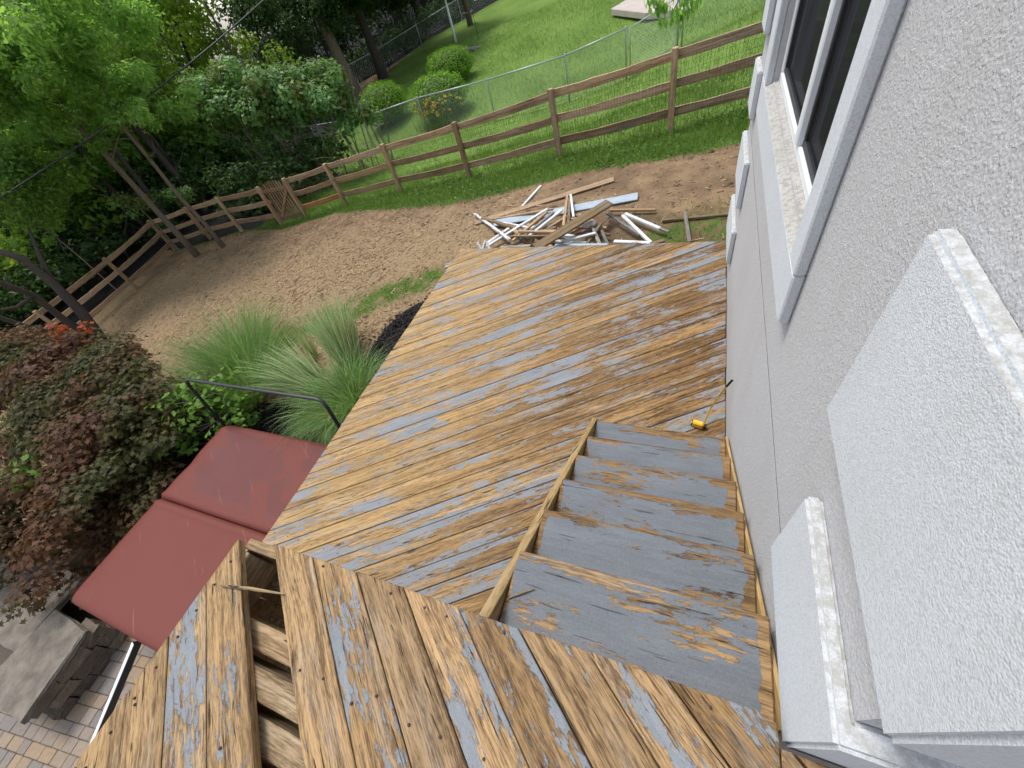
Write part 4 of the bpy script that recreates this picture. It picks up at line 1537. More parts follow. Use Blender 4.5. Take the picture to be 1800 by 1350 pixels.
def clump_grass(xy, n, label, mat, L=(.7, 1.2), lean=(0, 0), spread=.55, bend=(.8, 1.8), wd=(.004, .009), rad=.16, dry=.12):
    z = gz(*xy)
    g = tag(empty('ornamental_grass', (xy[0], xy[1], z)), label, 'grass clump', 'ornamental grasses by the deck')
    for nm, nn_, mt in (('blade_tuft', n, mat), ('dry_blade_tuft', int(n * dry), 'bl_dry')):
        a_ = rng.random(nn_) * 2 * np.pi
        r_ = rad * np.sqrt(rng.random(nn_))
        base = np.stack([xy[0] + r_ * np.cos(a_), xy[1] + r_ * np.sin(a_), np.full(nn_, z - .03)], 1)
        a2 = a_ + rng.normal(0, .5, nn_)
        sp = spread * np.sqrt(rng.random(nn_))
        d = np.stack([np.cos(a2) * sp + lean[0] + rng.normal(0, .1, nn_), np.sin(a2) * sp + lean[1] + rng.normal(0, .1, nn_), np.ones(nn_)], 1)
        o = link(nm, blades(nm, base, d, rng.uniform(*L, nn_) * (.75 if nm[0] == 'd' else 1), rng.uniform(*wd, nn_), rng.uniform(*bend, nn_)), M[mt], g)
    return g


def gxy(px, py, z=-1.0):
    p = at_z(px, py, z)
    return float(p[0]), float(p[1])


clump_grass((-6.45, 2.35), 1300, 'largest green ornamental grass clump, beside the red maple', 'bl_orn', (.9, 1.6), (-.25, .25), .85, (.6, 1.7), (.006, .012), .42, .10)
clump_grass((-4.85, 2.5), 480, 'pale striped ornamental grass flopping over to the left', 'bl_orn2', (1.0, 1.6), (-1.2, .15), .45, (1.0, 2.0), (.009, .016), .16, .25)
clump_grass((-4.4, 2.85), 420, 'upright blue-green ornamental grass tied near the black mulch', 'bl_orn2', (.85, 1.35), (-.5, .6), .3, (.3, .9), (.008, .014), .13, .6)
clump_grass((-4.1, 2.28), 1350, 'drooping green ornamental grass clump between mulch and hot tub cover', 'bl_orn', (.8, 1.25), (-.3, -.1), .95, (1.6, 3.0), (.006, .011), .25, .16)
clump_grass((-7.0, 2.9), 900, 'green ornamental grass clump farthest out in the dirt', 'bl_orn', (.8, 1.45), (-.3, .3), .8, (.6, 1.7), (.006, .012), .35, .10)
clump_grass((-5.35, 3.05), 60, 'few thin grass stems standing alone in the dirt', 'bl_orn2', (.5, .8), (-.1, .2), .2, (.2, .7), (.005, .009), .05, .2)

# leafy green shrub behind the hot tub corner
sh = at_z(345, 715, -.62)
shz = gz(sh[0], sh[1])
shrub = tag(empty('leafy_shrub', (sh[0], sh[1], shz)), 'bright green leafy shrub behind the hot tub cover corner', 'shrub')
(Vv, Ff), tips = branchy((sh[0], sh[1], shz - .05), (sh[0], sh[1], shz + .95), .015, 20, 1.3, 8, (.3, .7), .1, 5)
link('stem', mesh_pd('stem', Vv, Ff), M['twig'], shrub)
pos, nrm = clumps(900, [(t, (.22, .22, .15)) for t in tips] + [(np.array([sh[0], sh[1], shz + .9]), (.5, .45, .2))], .1, 1.2)
link('foliage', leaf_mesh('foliage', pos, nrm, rng.uniform(.065, .105, len(pos)), .68), M['lf_bright'], shrub)
# climbing vine on the maple
vb = at_z(40, 830, -.45)
vine = tag(empty('climbing_vine', tuple(vb)), 'light green climbing vine with a curled tip over the maple', 'vine')
vp = [at_z(60, 850, -.62), at_z(35, 840, -.45), at_z(40, 800, -.40), at_z(18, 770, -.34), at_z(22, 740, -.26), at_z(30, 726, -.22), at_z(24, 722, -.22)]
vp = [at_z(45, 872, -.9)] + vp
Vv, Ff = tube(vp, [.006, .005, .005, .004, .004, .003, .003, .002], 5)
link('stem', mesh_pd('stem', Vv, Ff), M['lf_bright'], vine)
pos, nrm = clumps(64, [(at_z(30, 840, -.40), (.34, .26, .10)), (at_z(50, 805, -.36), (.24, .24, .1))], .1, 1.4)
link('foliage', leaf_mesh('foliage', pos, nrm, rng.uniform(.09, .13, len(pos)), .75), M['lf_bright'], vine)


# boxwoods on the neighbour's lawn
def boxwood(px, py, h, rx, label):
    p = at_ground(px, py)
    z = gz(p[0], p[1])
    o = tag(empty('boxwood_bush', (p[0], p[1], z)), label, 'bush', 'clipped bushes on the lawn')
    c = (p[0], p[1], z + h * .52)
    pos, nrm = clumps(9000, [(np.array(c), (rx, rx, h * .52))], .72, .7)
    top = z + h
    pos[:, 2] = np.minimum(pos[:, 2], top - .12 * ((pos[:, 0] - c[0]) ** 2 + (pos[:, 1] - c[1]) ** 2) + rng.normal(0, .05, len(pos)))
    pos += rng.normal(0, .03, pos.shape)
    link('foliage', leaf_mesh('foliage', pos, nrm, rng.uniform(.05, .09, len(pos)), .5), M['lf_box'], o)
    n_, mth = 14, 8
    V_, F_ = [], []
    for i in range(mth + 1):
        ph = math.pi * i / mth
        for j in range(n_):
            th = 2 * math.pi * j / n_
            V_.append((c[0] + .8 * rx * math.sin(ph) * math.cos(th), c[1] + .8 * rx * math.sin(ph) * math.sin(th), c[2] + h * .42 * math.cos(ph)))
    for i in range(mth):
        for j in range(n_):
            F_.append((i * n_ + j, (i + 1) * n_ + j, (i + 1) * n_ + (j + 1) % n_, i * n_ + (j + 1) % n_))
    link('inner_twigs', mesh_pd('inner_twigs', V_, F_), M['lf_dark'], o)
    Vv, Ff = tube([(p[0], p[1], z - .1), (p[0], p[1], z + h * .3)], .05, 6)
    link('stem', mesh_pd('stem', Vv, Ff), M['barkdark'], o)


boxwood(688, 216, 1.55, 1.12, 'clipped round green bush closest to the dark trees')
boxwood(782, 205, 1.45, 1.22, 'clipped green bush behind the orange flowers and chain-link')
boxwood(800, 146, 1.35, 1.15, 'clipped green bush highest up the lawn')

# orange day lilies at the chain-link fence
fp = at_ground(772, 235)
fz = gz(fp[0], fp[1])
fl = tag(empty('lily_plant', (fp[0], fp[1], fz)), 'orange flowering lilies behind the chain-link fence', 'flowers')
nB = 260
a_ = rng.random(nB) * 2 * np.pi
base = np.stack([fp[0] + rng.normal(0, .45, nB), fp[1] + .45 + rng.normal(0, .15, nB), np.full(nB, fz)], 1)
link('leaf_tuft', blades('leaf_tuft', base, np.stack([rng.normal(0, .4, nB), rng.normal(0, .4, nB), np.ones(nB)], 1), rng.uniform(.4, .8, nB), .014, 1.0), M['bl_grass'], fl)
nF = 60
fpos = np.stack([fp[0] + rng.normal(0, .5, nF), fp[1] + .4 + rng.normal(0, .2, nF), fz + rng.uniform(.55, 1.15, nF)], 1)
stems = [tube([(q[0], q[1], fz), q], .004, 3, False) for q in fpos]
Vv, Ff = join(stems)
link('flower_stems', mesh_pd('flower_stems', Vv, Ff), M['bl_grass'], fl)
pp_ = np.repeat(fpos, 6, 0) + rng.normal(0, .025, (nF * 6, 3))
tag(link('petals', leaf_mesh('petals', pp_, unit_rand(nF * 6), .062, .5), M['fl_orange'], fl), kind='stuff')


# trees -------------------------------------------------------------
def tree(name, label, base, height, r0, crown, nleaf, size, leaf, bark, seed, n_br=14, spread=1.0, lean=(0, 0), group=None, start=.35, asp=.5):
    x, y = base
    z = gz(x, y)
    o = tag(empty(name, (x, y, z)), label, 'tree', group)
    (Vv, Ff), tips = branchy((x, y, z - .2), (x + lean[0], y + lean[1], z + height), r0, n_br, spread, seed, (height * .14, height * .3), start)
    link('trunk', mesh_pd('trunk', Vv, Ff, True), M[bark], o)
    if crown:
        bl = []
        for (c, R_, nb, rl, rh) in crown:
            bl += blobs_in(nb, (x + c[0], y + c[1], z + c[2]), R_, rl, rh)
        pos, nrm = clumps(nleaf, bl, .25, .6)
        link('crown', leaf_mesh('crown', pos, nrm, rng.uniform(size[0], size[1], len(pos)), asp), M[leaf], o)
    return o


t1 = at_ground(347, 449)
tree('slender_tree', 'leaning slender tree at the fence corner, thicker of two trunks', (t1[0], t1[1]), 9.0, .10,
     [((-1.4, .8, 6.4), (3.6, 3.4, 1.9), 40, .4, .85), ((-.4, .2, 4.4), (2.6, 2.2, .8), 26, .25, .5), ((.9, -.2, 5.2), (1.8, 1.6, .9), 16, .25, .5)], 36000, (.09, .16), 'lf_mid', 'bark', 21, 18, 1.2, (-.9, .4))
t2 = at_ground(393, 434)
tree('slender_tree', 'thin bare tree trunk in front of the fence beside the gate', (t2[0], t2[1]), 8.0, .065,
     [((-.2, .5, 6.0), (3.0, 2.6, 1.7), 32, .4, .8), ((.6, .8, 4.0), (1.8, 1.4, .7), 14, .25, .45)], 18000, (.09, .16), 'lf_mid', 'bark', 22, 16, 1.2, (-.5, .3))
# big vine-covered shrub behind the gate
sb = (-12.7, 13.2)
shz = gz(*sb)
vs = tag(empty('overgrown_shrub', (sb[0], sb[1], shz)), 'large overgrown vine-covered shrub behind the gate', 'shrub')
ps = []
rr = random.Random(5)
for i in range(44):
    bx0, by0 = sb[0] + rr.uniform(-4.2, 2.0), sb[1] + rr.uniform(-1.0, 1.0)
    h_ = rr.uniform(1.6, 3.2)
    lx, ly = rr.uniform(-.9, .9), rr.uniform(-.6, .6)
    r_ = rr.uniform(.012, .035)
    zz = gz(bx0, by0)
    ps.append(tube([(bx0, by0, zz - .05), (bx0 + lx * .35, by0 + ly * .35, zz + h_ * .5), (bx0 + lx, by0 + ly, zz + h_)], [r_, r_ * .8, r_ * .4], 5, False))
for i in range(40):
    bx0, by0, z_ = sb[0] + rr.uniform(-2, 2.9), sb[1] + rr.uniform(-1.3, .6), shz + rr.uniform(.4, 1.8)
    d = np.array([rr.uniform(-1, 1), rr.uniform(-.5, .3), rr.uniform(-.3, .5)])
    ps.append(tube([(bx0, by0, z_), tuple(np.array([bx0, by0, z_]) + d * .6 + [0, 0, .05]), tuple(np.array([bx0, by0, z_]) + d * 1.3)], [.012, .01, .005], 4, False))
Vv, Ff = join(ps)
link('stems', mesh_pd('stems', Vv, Ff), M['twig'], vs)
bl = blobs_in(26, (sb[0] - .6, sb[1], shz + 3.0), (2.0, 1.1, .55), .4, .75) + blobs_in(18, (sb[0] + .7, sb[1] + .2, shz + 2.7), (1.0, .9, .6), .35, .6)
bl += blobs_in(26, (sb[0] - 3.0, sb[1] - .2, shz + 3.2), (1.8, 1.0, .9), .4, .75)
bl += blobs_in(12, (sb[0] + 1.5, sb[1] + .3, shz + 1.8), (.7, .6, .6), .25, .42) + blobs_in(26, (sb[0] - 1.5, sb[1] - .2, shz + 1.5), (2.6, .8, .9), .2, .45)
pos, nrm = clumps(19000, bl, .45, .9)
link('foliage', leaf_mesh('foliage', pos, nrm, rng.uniform(.09, .19, len(pos)), .7), M['lf_vine'], vs)
# loose green tufts of saplings among the fence corner
for (px, py, z_, n_, sp_, lab) in ((235, 355, 0.0, 240, .5, 'small leafy sapling sprouting between the two slender trunks'), (60, 385, -.3, 420, .8, 'bright yellow-green leafy sapling at the far left'),
                                   (300, 345, -.9, 260, .5, 'low leafy sapling behind the fence corner')):
    d = ray(px, py)
    tt = 20.3 / math.hypot(d[0], d[1])
    p = np.array([0, 0, CAM_Z]) + d * tt
    zg = gz(p[0], p[1])
    s_ = tag(empty('sapling', (p[0], p[1], zg)), lab, 'sapling')
    Vv, Ff = tube([(p[0], p[1], zg - .05), (p[0] + .1, p[1], (zg + p[2]) / 2), tuple(p)], [.03, .02, .01], 5)
    link('stem', mesh_pd('stem', Vv, Ff), M['twig'], s_)
    pos, nrm = clumps(n_ * 2, blobs_in(8, p, (sp_ * 1.3, sp_ * 1.3, sp_ * .8), .2, .4), .2, 1.0)
    link('foliage', leaf_mesh('foliage', pos, nrm, rng.uniform(.08, .14, len(pos)), .6), M['lf_bright' if px < 100 else 'lf_vine'], s_)

# dark fallen or leaning tree at the left edge
lt = at_ground(178, 603)
lz = gz(lt[0], lt[1])
old = tag(empty('leaning_tree', (lt[0], lt[1], lz)), 'dark leaning tree with several crooked trunks at the left edge', 'tree')


def dpt(px, py, dist):
    d = ray(px, py)
    return np.array([0, 0, CAM_Z]) + d * (dist / math.hypot(d[0], d[1]))


dl = math.hypot(lt[0], lt[1])
ps = [tube([lt - [0, 0, .2], dpt(140, 545, dl), dpt(95, 500, dl + .3), dpt(40, 455, dl + .5), dpt(-40, 430, dl + .8)], [0.156, 0.132, 0.108, 0.09, 0.066], 8),
      tube([lt - [0, 0, .2], dpt(110, 560, dl), dpt(60, 520, dl - .2), dpt(10, 500, dl - .4), dpt(-60, 480, dl - .6)], [0.12, 0.09, 0.072, 0.06, 0.048], 8),
      tube([lt - [0, 0, .2], dpt(110, 590, dl - .2), dpt(50, 575, dl - .6), dpt(-40, 545, dl - 1)], [0.108, 0.072, 0.06, 0.042], 7),
      tube([dpt(95, 500, dl + .3), dpt(70, 450, dl + .6), dpt(50, 400, dl + 1)], [0.078, 0.054, 0.03], 6),
      tube([dpt(60, 520, dl - .2), dpt(30, 540, dl - .8), dpt(-30, 550, dl - 1.4)], [0.054, 0.042, 0.024], 6)]
Vv, Ff = join(ps)
link('trunk', mesh_pd('trunk', Vv, Ff, True), M['barkdark'], old)
pos, nrm = clumps(5000, blobs_in(16, dpt(20, 330, dl + 2.2), (1.2, 1.4, 1.0), .4, .8), .2, .6)
link('crown', leaf_mesh('crown', pos, nrm, rng.uniform(.09, .15, len(pos)), .5), M['lf_far'], old)

# big tree at the edge of the lawn with its dark crown
bt = at_ground(632, 178)
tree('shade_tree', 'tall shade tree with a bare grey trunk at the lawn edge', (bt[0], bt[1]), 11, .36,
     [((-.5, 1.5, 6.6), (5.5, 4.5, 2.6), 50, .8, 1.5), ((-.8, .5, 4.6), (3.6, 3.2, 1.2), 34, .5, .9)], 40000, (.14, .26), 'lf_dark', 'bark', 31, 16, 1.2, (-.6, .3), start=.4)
bt2 = at_ground(668, 158)
tree('shade_tree', 'second dark trunk standing behind the shade tree', (bt2[0] - 1.0, bt2[1] + 2.2), 10, .3,
     [((1.5, 2.5, 5.4), (5.0, 3.6, 2.6), 56, .8, 1.5)], 34000, (.15, .28), 'lf_dark', 'barkdark', 32, 12, 1.1, start=.45)

# the wood behind: one mass of crowns
bl = []
WP = np.array([(-23.5, -9), (-22.8, 0), (-22.0, 8), (-21.4, 13), (-22.5, 19), (-26, 24), (-25.5, 31), (-20, 38.5), (-13, 42.5), (-5, 47)], float)
WT = np.linspace(0, 1, len(WP))
for _ in range(560):
    t_ = rng.random()
    x, y = np.interp(t_, WT, WP[:, 0]), np.interp(t_, WT, WP[:, 1])
    d_ = rng.random() ** 1.3 * 7
    x, y = x - d_ * (.95 if y < 30 else .45), y + d_ * (.1 if y < 24 else .9)
    h_ = rng.uniform(.8, 9.5)
    r_ = rng.uniform(.7, 1.5)
    bl.append((np.array([x, y, gz(x, y) + h_]), (r_, r_, r_ * .7)))
for _ in range(170):
    t_ = rng.random()
    x, y = np.interp(t_, WT, WP[:, 0]), np.interp(t_, WT, WP[:, 1])
    d_ = rng.uniform(6, 12)
    x, y = x - d_ * (.95 if y < 30 else .45), y + d_ * (.1 if y < 24 else .9)
    r_ = rng.uniform(1.5, 2.4)
    bl.append((np.array([x, y, gz(x, y) + rng.uniform(1, 13)]), (r_, r_, r_ * .8)))
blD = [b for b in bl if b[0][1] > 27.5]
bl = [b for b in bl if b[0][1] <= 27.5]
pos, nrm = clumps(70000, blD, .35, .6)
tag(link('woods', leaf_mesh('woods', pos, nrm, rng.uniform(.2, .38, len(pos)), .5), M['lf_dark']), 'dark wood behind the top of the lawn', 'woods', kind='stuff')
pos, nrm = clumps(150000, bl, .35, .6)
woods = tag(link('woods', leaf_mesh('woods', pos, nrm, rng.uniform(.18, .36, len(pos)), .5), M['lf_far']), 'dense green wood behind the fences', 'woods', kind='stuff')
ps = []
rr = random.Random(9)
for i in range(150):
    x, y = rr.uniform(-36, -20), rr.uniform(-4, 36)
    if i % 3 == 0:
        x, y = rr.uniform(-26, -6), rr.uniform(37, 46)
    if y > 24 and x > -22 and y < 36:
        continue
    z = gz(x, y)
    r_ = rr.uniform(.03, .16)
    ps.append(tube([(x, y, z - .1), (x + rr.uniform(-.4, .4), y + rr.uniform(-.4, .4), z + 3), (x + rr.uniform(-1, 1), y + rr.uniform(-1, 1), z + 6)], [r_, r_ * .8, r_ * .5], 5, False))
for i in range(260):
    x, y = rr.uniform(-30, -19.2), rr.uniform(-4, 20)
    z = gz(x, y) + rr.uniform(0, 2)
    d = np.array([rr.uniform(-1, 1), rr.uniform(-1, 1), rr.uniform(-.2, .9)])
    ps.append(tube([(x, y, z), tuple(np.array([x, y, z]) + d * .8), tuple(np.array([x, y, z]) + d * 1.5 + [0, 0, .1])], [.018, .013, .006], 4, False))
Vv, Ff = join(ps)
tag(link('undergrowth', mesh_pd('undergrowth', Vv, Ff), M['barkdark']), 'tangle of bare dark stems under the trees', 'undergrowth', kind='stuff')
bl = []
for _ in range(60):
    x, y = rng.uniform(-17.5, -12.6), rng.uniform(10.6, 14)
    bl.append((np.array([x, y, gz(x, y) + rng.uniform(.2, 1.5)]), (.6, .5, .5)))
for _ in range(190):
    x, y = rng.uniform(-27, -19.6), rng.uniform(-6, 20)
    bl.append((np.array([x, y, gz(x, y) + rng.uniform(.2, 1.8)]), (.7, .7, .5)))
for _ in range(330):
    t_ = rng.random()
    x, y = np.interp(t_, WT, WP[:, 0]), np.interp(t_, WT, WP[:, 1])
    d_ = rng.uniform(.5, 5)
    x, y = x - d_ * (.95 if y < 30 else .4), y + d_ * (.1 if y < 24 else .9)
    bl.append((np.array([x, y, gz(x, y) + rng.uniform(.2, 2.6)]), (.9, .9, .6)))
for t_ in np.linspace(0, 1, 60):
    x, y = np.interp(t_, [0, .4, .7, 1], [-26, -20.6, -16.2, -8]), np.interp(t_, [0, .4, .7, 1], [24.5, 30, 34.5, 41])
    bl.append((np.array([x, y, gz(x, y) + rng.uniform(.2, 1.2)]), (.9, .9, .7)))
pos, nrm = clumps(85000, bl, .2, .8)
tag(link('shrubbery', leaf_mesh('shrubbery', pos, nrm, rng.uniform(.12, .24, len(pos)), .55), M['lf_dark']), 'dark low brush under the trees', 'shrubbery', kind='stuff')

# branch of a tree that stands behind the house
tb = (2.9, 11.6)
tree('lawn_tree', 'green tree behind the house whose leafy branch hangs into view', tb, 6.0, .16, None, 0, (.1, .2), 'lf_mid', 'bark', 41, 10, 1.0)
lt_ = bpy.data.objects[[o.name for o in bpy.data.objects if o.name.startswith('lawn_tree')][0]]
bp = [np.array([tb[0], tb[1], gz(*tb) + 3.6]), dpt(1260, -90, 11.4), dpt(1205, -20, 11.2), dpt(1180, 25, 11.1)]
Vv, Ff = tube(bp, [.05, .03, .018, .008], 5)
link('branch', mesh_pd('branch', Vv, Ff), M['bark'], lt_)
pos, nrm = clumps(210, [(dpt(1165, 15, 11.1), (.26, .2, .16)), (dpt(1195, 30, 11.1), (.22, .2, .20)), (dpt(1165, 45, 11.1), (.12, .1, .1)), (dpt(1215, 5, 11.1), (.2, .2, .2)), (dpt(1150, 0, 11.1), (.2, .2, .15))], .1, .6)
link('leaf_spray', leaf_mesh('leaf_spray', pos, nrm, rng.uniform(.10, .18, len(pos)), .45, droop=.6), M['lf_mid'], lt_)
pos, nrm = clumps(7000, blobs_in(18, (tb[0] + .6, tb[1] + .3, gz(*tb) + 5.6), (1.6, 1.6, 1.2), .5, 1.0), .2, .6)
link('crown', leaf_mesh('crown', pos, nrm, rng.uniform(.1, .17, len(pos)), .45), M['lf_mid'], lt_)

# ------------------------------------------------------------------ things on the far lawn
pp0 = at_ground(802, 75)
zz = gz(pp0[0], pp0[1])
top = dpt(781, -60, math.hypot(pp0[0], pp0[1]))
pole = tag(empty('white_pole', tuple(pp0)), 'thin white pole standing on the lawn by the far fence', 'pole')
Vv, Ff = tube([(pp0[0], pp0[1], zz - .2), (pp0[0], pp0[1], zz + 1.2), (pp0[0], pp0[1], zz + 4.5)], [.075, .07, .06], 10)
link('shaft', mesh_pd('shaft', Vv, Ff, True), M['white'], pole)
Vv, Ff = join([tube([(pp0[0], pp0[1], zz + h), (pp0[0], pp0[1], zz + h + .05)], .082, 10) for h in (.55, 1.5)])
link('collar', mesh_pd('collar', Vv, Ff), M['vinyl'], pole)
p2 = at_ground(827, 44)
z2 = gz(p2[0], p2[1])
up_ = tag(empty('utility_pole', tuple(p2)), 'brown wooden utility post with a box at the top of the lawn', 'post')
Vv, Ff = tube([(p2[0], p2[1], z2 - .3), (p2[0], p2[1], z2 + 3), (p2[0], p2[1], z2 + 7)], [.2, .18, .15], 10)
link('shaft', mesh_pd('shaft', Vv, Ff, True), M['bark'], up_)
Vv, Ff = vbox(p2[0] - .3, p2[0] + .3, p2[1] - .28, p2[1] + .28, z2 + .55, z2 + .66, .02)
link('shelf', mesh_pd('shelf', Vv, Ff), M['twig'], up_)
Vv, Ff = vbox(p2[0] + .15, p2[0] + .42, p2[1] - .3, p2[1] - .05, z2 + 1.5, z2 + 1.75, .02)
link('box', mesh_pd('box', Vv, Ff), M['pl_tan'], up_)
p3 = at_ground(842, 71)
z3 = gz(p3[0], p3[1])
hook = tag(empty('shepherd_hook', tuple(p3)), 'thin dark shepherd hook with a small white lantern on the lawn', 'hook')
Vv, Ff = tube([(p3[0], p3[1], z3 - .2), (p3[0], p3[1], z3 + 2.0), (p3[0] + .05, p3[1], z3 + 2.25), (p3[0] + .22, p3[1], z3 + 2.32), (p3[0] + .36, p3[1], z3 + 2.2)], .013, 6)
link('rod', mesh_pd('rod', Vv, Ff), M['black'], hook)
lx, ly, lz_ = p3[0] + .36, p3[1], z3 + 1.85
Vv, Ff = join([tube([(lx, ly, lz_ + .35), (lx, ly, lz_ + .2)], .01, 5), tube([(lx, ly, lz_ + .24), (lx, ly, lz_ + .14), (lx, ly, lz_ + .13)], [.03, .15, .15], 8)])
link('lantern_cap', mesh_pd('lantern_cap', Vv, Ff), M['metal'], hook)
Vv, Ff = join([tube([(lx, ly, lz_ + .13), (lx, ly, lz_ - .14)], .09, 8), tube([(lx, ly, lz_ - .14), (lx, ly, lz_ - .17)], .13, 8)])
link('lantern_body', mesh_pd('lantern_body', Vv, Ff), M['white'], hook)
# rock and concrete pad on the lawn


def rock(px, py, rx, ry, rz, label):
    p = at_ground(px, py)
    bm = bmesh.new()
    bmesh.ops.create_icosphere(bm, subdivisions=3, radius=1)
    for v_ in bm.verts:
        n_ = 1 + .18 * math.sin(v_.co.x * 5 + v_.co.y * 3) * math.cos(v_.co.z * 4 + v_.co.x * 2) + random.uniform(-.05, .05)
        v_.co = Vector((v_.co.x * rx * n_, v_.co.y * ry * n_, v_.co.z * rz * n_))
    me_ = bpy.data.meshes.new('rock')
    bm.to_mesh(me_)
    bm.free()
    return tag(link('rock', me_, M['stone'], None, Matrix.Translation((p[0], p[1], gz(p[0], p[1]) + rz * .3))), label, 'rock')


rock(828, 90, .55, .3, .14, 'low pale rock lying in the grass above the bushes')
cp = [at_ground(*q, .02) for q in ((1074, 30), (1134, 40), (1215, 22), (1240, -15), (1120, -12))]
cc = np.mean(cp, axis=0)
Vv, Ff = prism([(q[0] - cc[0], q[1] - cc[1]) for q in cp][::1], -.1, .10, .02)
bm = bmesh.new()
me_ = mesh_pd('concrete_pad', Vv, Ff)
bm.from_mesh(me_)
bmesh.ops.recalc_face_normals(bm, faces=bm.faces)
bm.to_mesh(me_)
bm.free()
tag(link('concrete_pad', me_, M['concrete'], None, Matrix.Translation((cc[0], cc[1], cc[2] + .03))), 'worn pale concrete pad set into the lawn slope', 'slab')

# overhead cable in front of the wood
ca, cb = dpt(-60, 385, 17.0), dpt(480, -15, 19.0)
pts_ = []
for i in range(17):
    t = i / 16
    q = ca + (cb - ca) * t
    q[2] -= .18 * 4 * t * (1 - t)
    pts_.append(q)
ext0, ext1 = ca + (ca - cb) * .8, cb + (cb - ca) * .8
Vv, Ff = tube([ext0] + pts_ + [ext1], .022, 6)
tag(link('overhead_cable', mesh_pd('overhead_cable', Vv, Ff, True), M['black']), 'dark overhead cable crossing in front of the trees', 'cable')

# ------------------------------------------------------------------ ground cover
def scatter(n, x0, x1, y0, y1, prob):
    x, y = rng.uniform(x0, x1, n), rng.uniform(y0, y1, n)
    keep = rng.random(n) < prob(x, y)
    return x[keep], y[keep]


def noise2(x, y, f):
    return .5 + .25 * (np.sin(x * f + 2 * np.sin(y * f * .63)) + np.cos(y * f * 1.17 + 2 * np.sin(x * f * .81)))


# chips and straw over the bare dirt
inside_deck = lambda x, y: (x > LX0 - .02) & (x < 3) & (y < LY1 + .02) & (y > -3)
x, y = scatter(40000, -17.5, 1.2, 1.2, 9.4, lambda x, y: (1 - masks(x, y)[0]) * (y < fence_y(x)) * (.25 + .75 * noise2(x, y, 1.9)) * (1 - .6 * (x < -12)) * (.35 + .65 * masks(x, y)[3]) * (1 - .62 * (x > -5) * (y > 5)) * (masks(x, y)[2] < .5) * ~inside_deck(x, y))
n = len(x)
z = gzl(x, y)
an = rng.random(n) * np.pi
L = rng.gamma(1.5, .015, n) + .006
wd = rng.uniform(.0025, .0065, n)
ca_, sa_ = np.cos(an), np.sin(an)
c8 = []
for (du, dv, dz_) in ((-1, -1, 0), (1, -1, 0), (1, 1, 0), (-1, 1, 0), (-1, -1, 1), (1, -1, 1), (1, 1, 1), (-1, 1, 1)):
    c8.append(np.stack([x + du * L * ca_ - dv * wd * sa_, y + du * L * sa_ + dv * wd * ca_, z + .004 + dz_ * .008 + du * rng.normal(0, .004, n)], 1))
V_ = np.stack(c8, 1)
fc = np.array(vbox(0, 1, 0, 1, 0, 1)[1])
F_ = (fc[None] + (np.arange(n) * 8)[:, None, None]).reshape(-1, 4)
tag(link('wood_chips', mesh_np('wood_chips', V_.reshape(-1, 3), F_), M['chip']), 'pale wood chips and straw strewn over the dirt', 'chips', kind='stuff')
# black mulch
x, y = scatter(26000, -7.6, -2.7, -.9, 4.4, lambda x, y: masks(x, y)[2] * ~inside_deck(x, y))
n = len(x)
z = gzl(x, y)
pos = np.stack([x, y, z + .012], 1)
nrm = unit_rand(n) * .7 + np.array([0, 0, 1])
nrm /= np.linalg.norm(nrm, axis=1, keepdims=True)
tag(link('mulch', leaf_mesh('mulch', pos, nrm, rng.uniform(.03, .09, n), .35), M['mulch']), 'black shredded mulch bed beside the deck', 'mulch', kind='stuff')

# grass blades: weeds along the fence, lawn behind it
x, y = scatter(150000, -14, 1.6, 6.6, 11.5, lambda x, y: np.clip(masks(x, y)[0] * 1.3 - .3, 0, 1) * (.35 + .65 * noise2(x, y, 3.1)) * (1.0 - .35 * (y > fence_y(x))))
n = len(x)
base = np.stack([x, y, gzl(x, y) - .01], 1)
tag(link('grass', blades('grass', base, np.stack([rng.normal(0, .5, n), rng.normal(0, .5, n), np.ones(n)], 1), rng.gamma(3, .03, n) + .03, rng.uniform(.006, .014, n), rng.uniform(.4, 1.5, n), 2), M['bl_grass']),
    'green grass along both sides of the wooden fence', 'grass', kind='stuff')
x, y = scatter(52000, -11, 1.6, 6.6, 9.7, lambda x, y: np.clip(masks(x, y)[0] * 1.3 - .3, 0, 1) * (y < fence_y(x) + .1) * noise2(x, y, 2.3))
n = len(x)
pos = np.stack([x, y, gzl(x, y) + rng.gamma(2, .025, n)], 1)
nrm = unit_rand(n) * .8 + np.array([0, 0, 1])
nrm /= np.linalg.norm(nrm, axis=1, keepdims=True)
tag(link('weeds', leaf_mesh('weeds', pos, nrm, rng.uniform(.025, .06, n), .7), M['bl_weed']), 'low leafy weeds at the foot of the fence', 'weeds', kind='stuff')
x, y = scatter(170000, -20, 4, 11, 30, lambda x, y: np.clip(masks(x, y)[0] * 1.3 - .3, 0, 1) * (.4 + .6 * noise2(x, y, 1.2)))
n = len(x)
base = np.stack([x, y, gzl(x, y) - .01], 1)
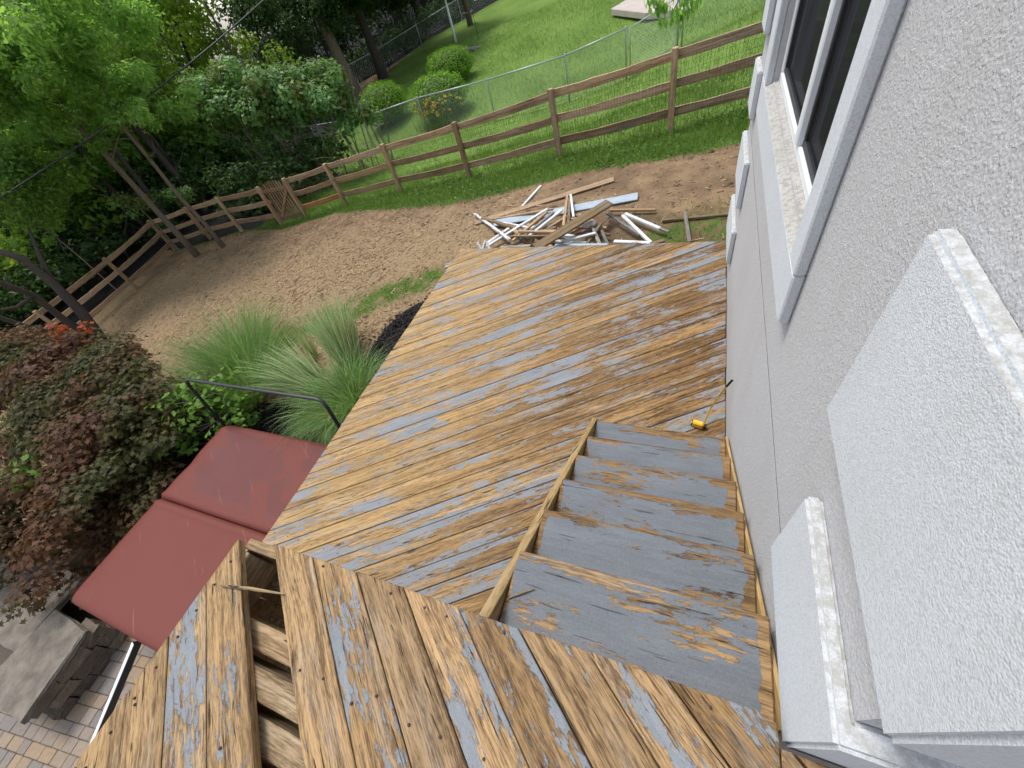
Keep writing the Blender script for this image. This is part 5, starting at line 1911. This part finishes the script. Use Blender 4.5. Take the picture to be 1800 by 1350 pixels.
tag(link('lawn_grass', blades('lawn_grass', base, np.stack([rng.normal(0, .5, n), rng.normal(0, .5, n), np.ones(n)], 1), rng.gamma(3, .025, n) + .04, rng.uniform(.012, .024, n), rng.uniform(.3, 1.2, n), 1), M['bl_grass']),
    'mown grass of the sloping lawn', 'grass', kind='stuff')
x, y = scatter(60000, -7.6, -2.9, 2.6, 5.6, lambda x, y: np.clip(masks(x, y)[0] * 1.2 - .35, 0, 1) * noise2(x, y, 3.7) * (masks(x, y)[2] < .3) * ~inside_deck(x, y))
x2, y2 = scatter(9000, -1.2, 1.2, 4.4, 6.2, lambda x, y: masks(x, y)[0] * .7)
x, y = np.append(x, x2), np.append(y, y2)
n = len(x)
base = np.stack([x, y, gzl(x, y) - .01], 1)
tag(link('turf', blades('turf', base, np.stack([rng.normal(0, .5, n), rng.normal(0, .5, n), np.ones(n)], 1), rng.gamma(3, .018, n) + .02, rng.uniform(.004, .008, n), rng.uniform(.4, 1.5, n), 2), M['bl_grass']),
    'thin green turf between the dirt and the mulch', 'grass', kind='stuff')

x, y = scatter(2400, -17, 1.2, 1.5, 9.2, lambda x, y: (1 - masks(x, y)[0]) * (y < fence_y(x)) * (masks(x, y)[2] < .5) * ~inside_deck(x, y))
n = len(x)
z = gzl(x, y)
rad = rng.gamma(1.6, .008, n) + .006
oc = np.array([(1, 0, 0), (0, 1, 0), (-1, 0, 0), (0, -1, 0), (0, 0, 1), (0, 0, -1)], float)
V_ = np.stack([x, y, z], 1)[:, None, :] + oc[None] * rad[:, None, None] * rng.uniform(.6, 1.4, (n, 6, 1)) * np.array([1.2, 1.0, .7])
fc = np.array([[0, 1, 4], [1, 2, 4], [2, 3, 4], [3, 0, 4], [1, 0, 5], [2, 1, 5], [3, 2, 5], [0, 3, 5]])
F_ = (fc[None] + (np.arange(n) * 6)[:, None, None]).reshape(-1, 3)
tag(link('dirt_clods', mesh_np('dirt_clods', V_.reshape(-1, 3), F_), M['clod']), 'small clods and pebbles on the bare dirt', 'clods', kind='stuff')
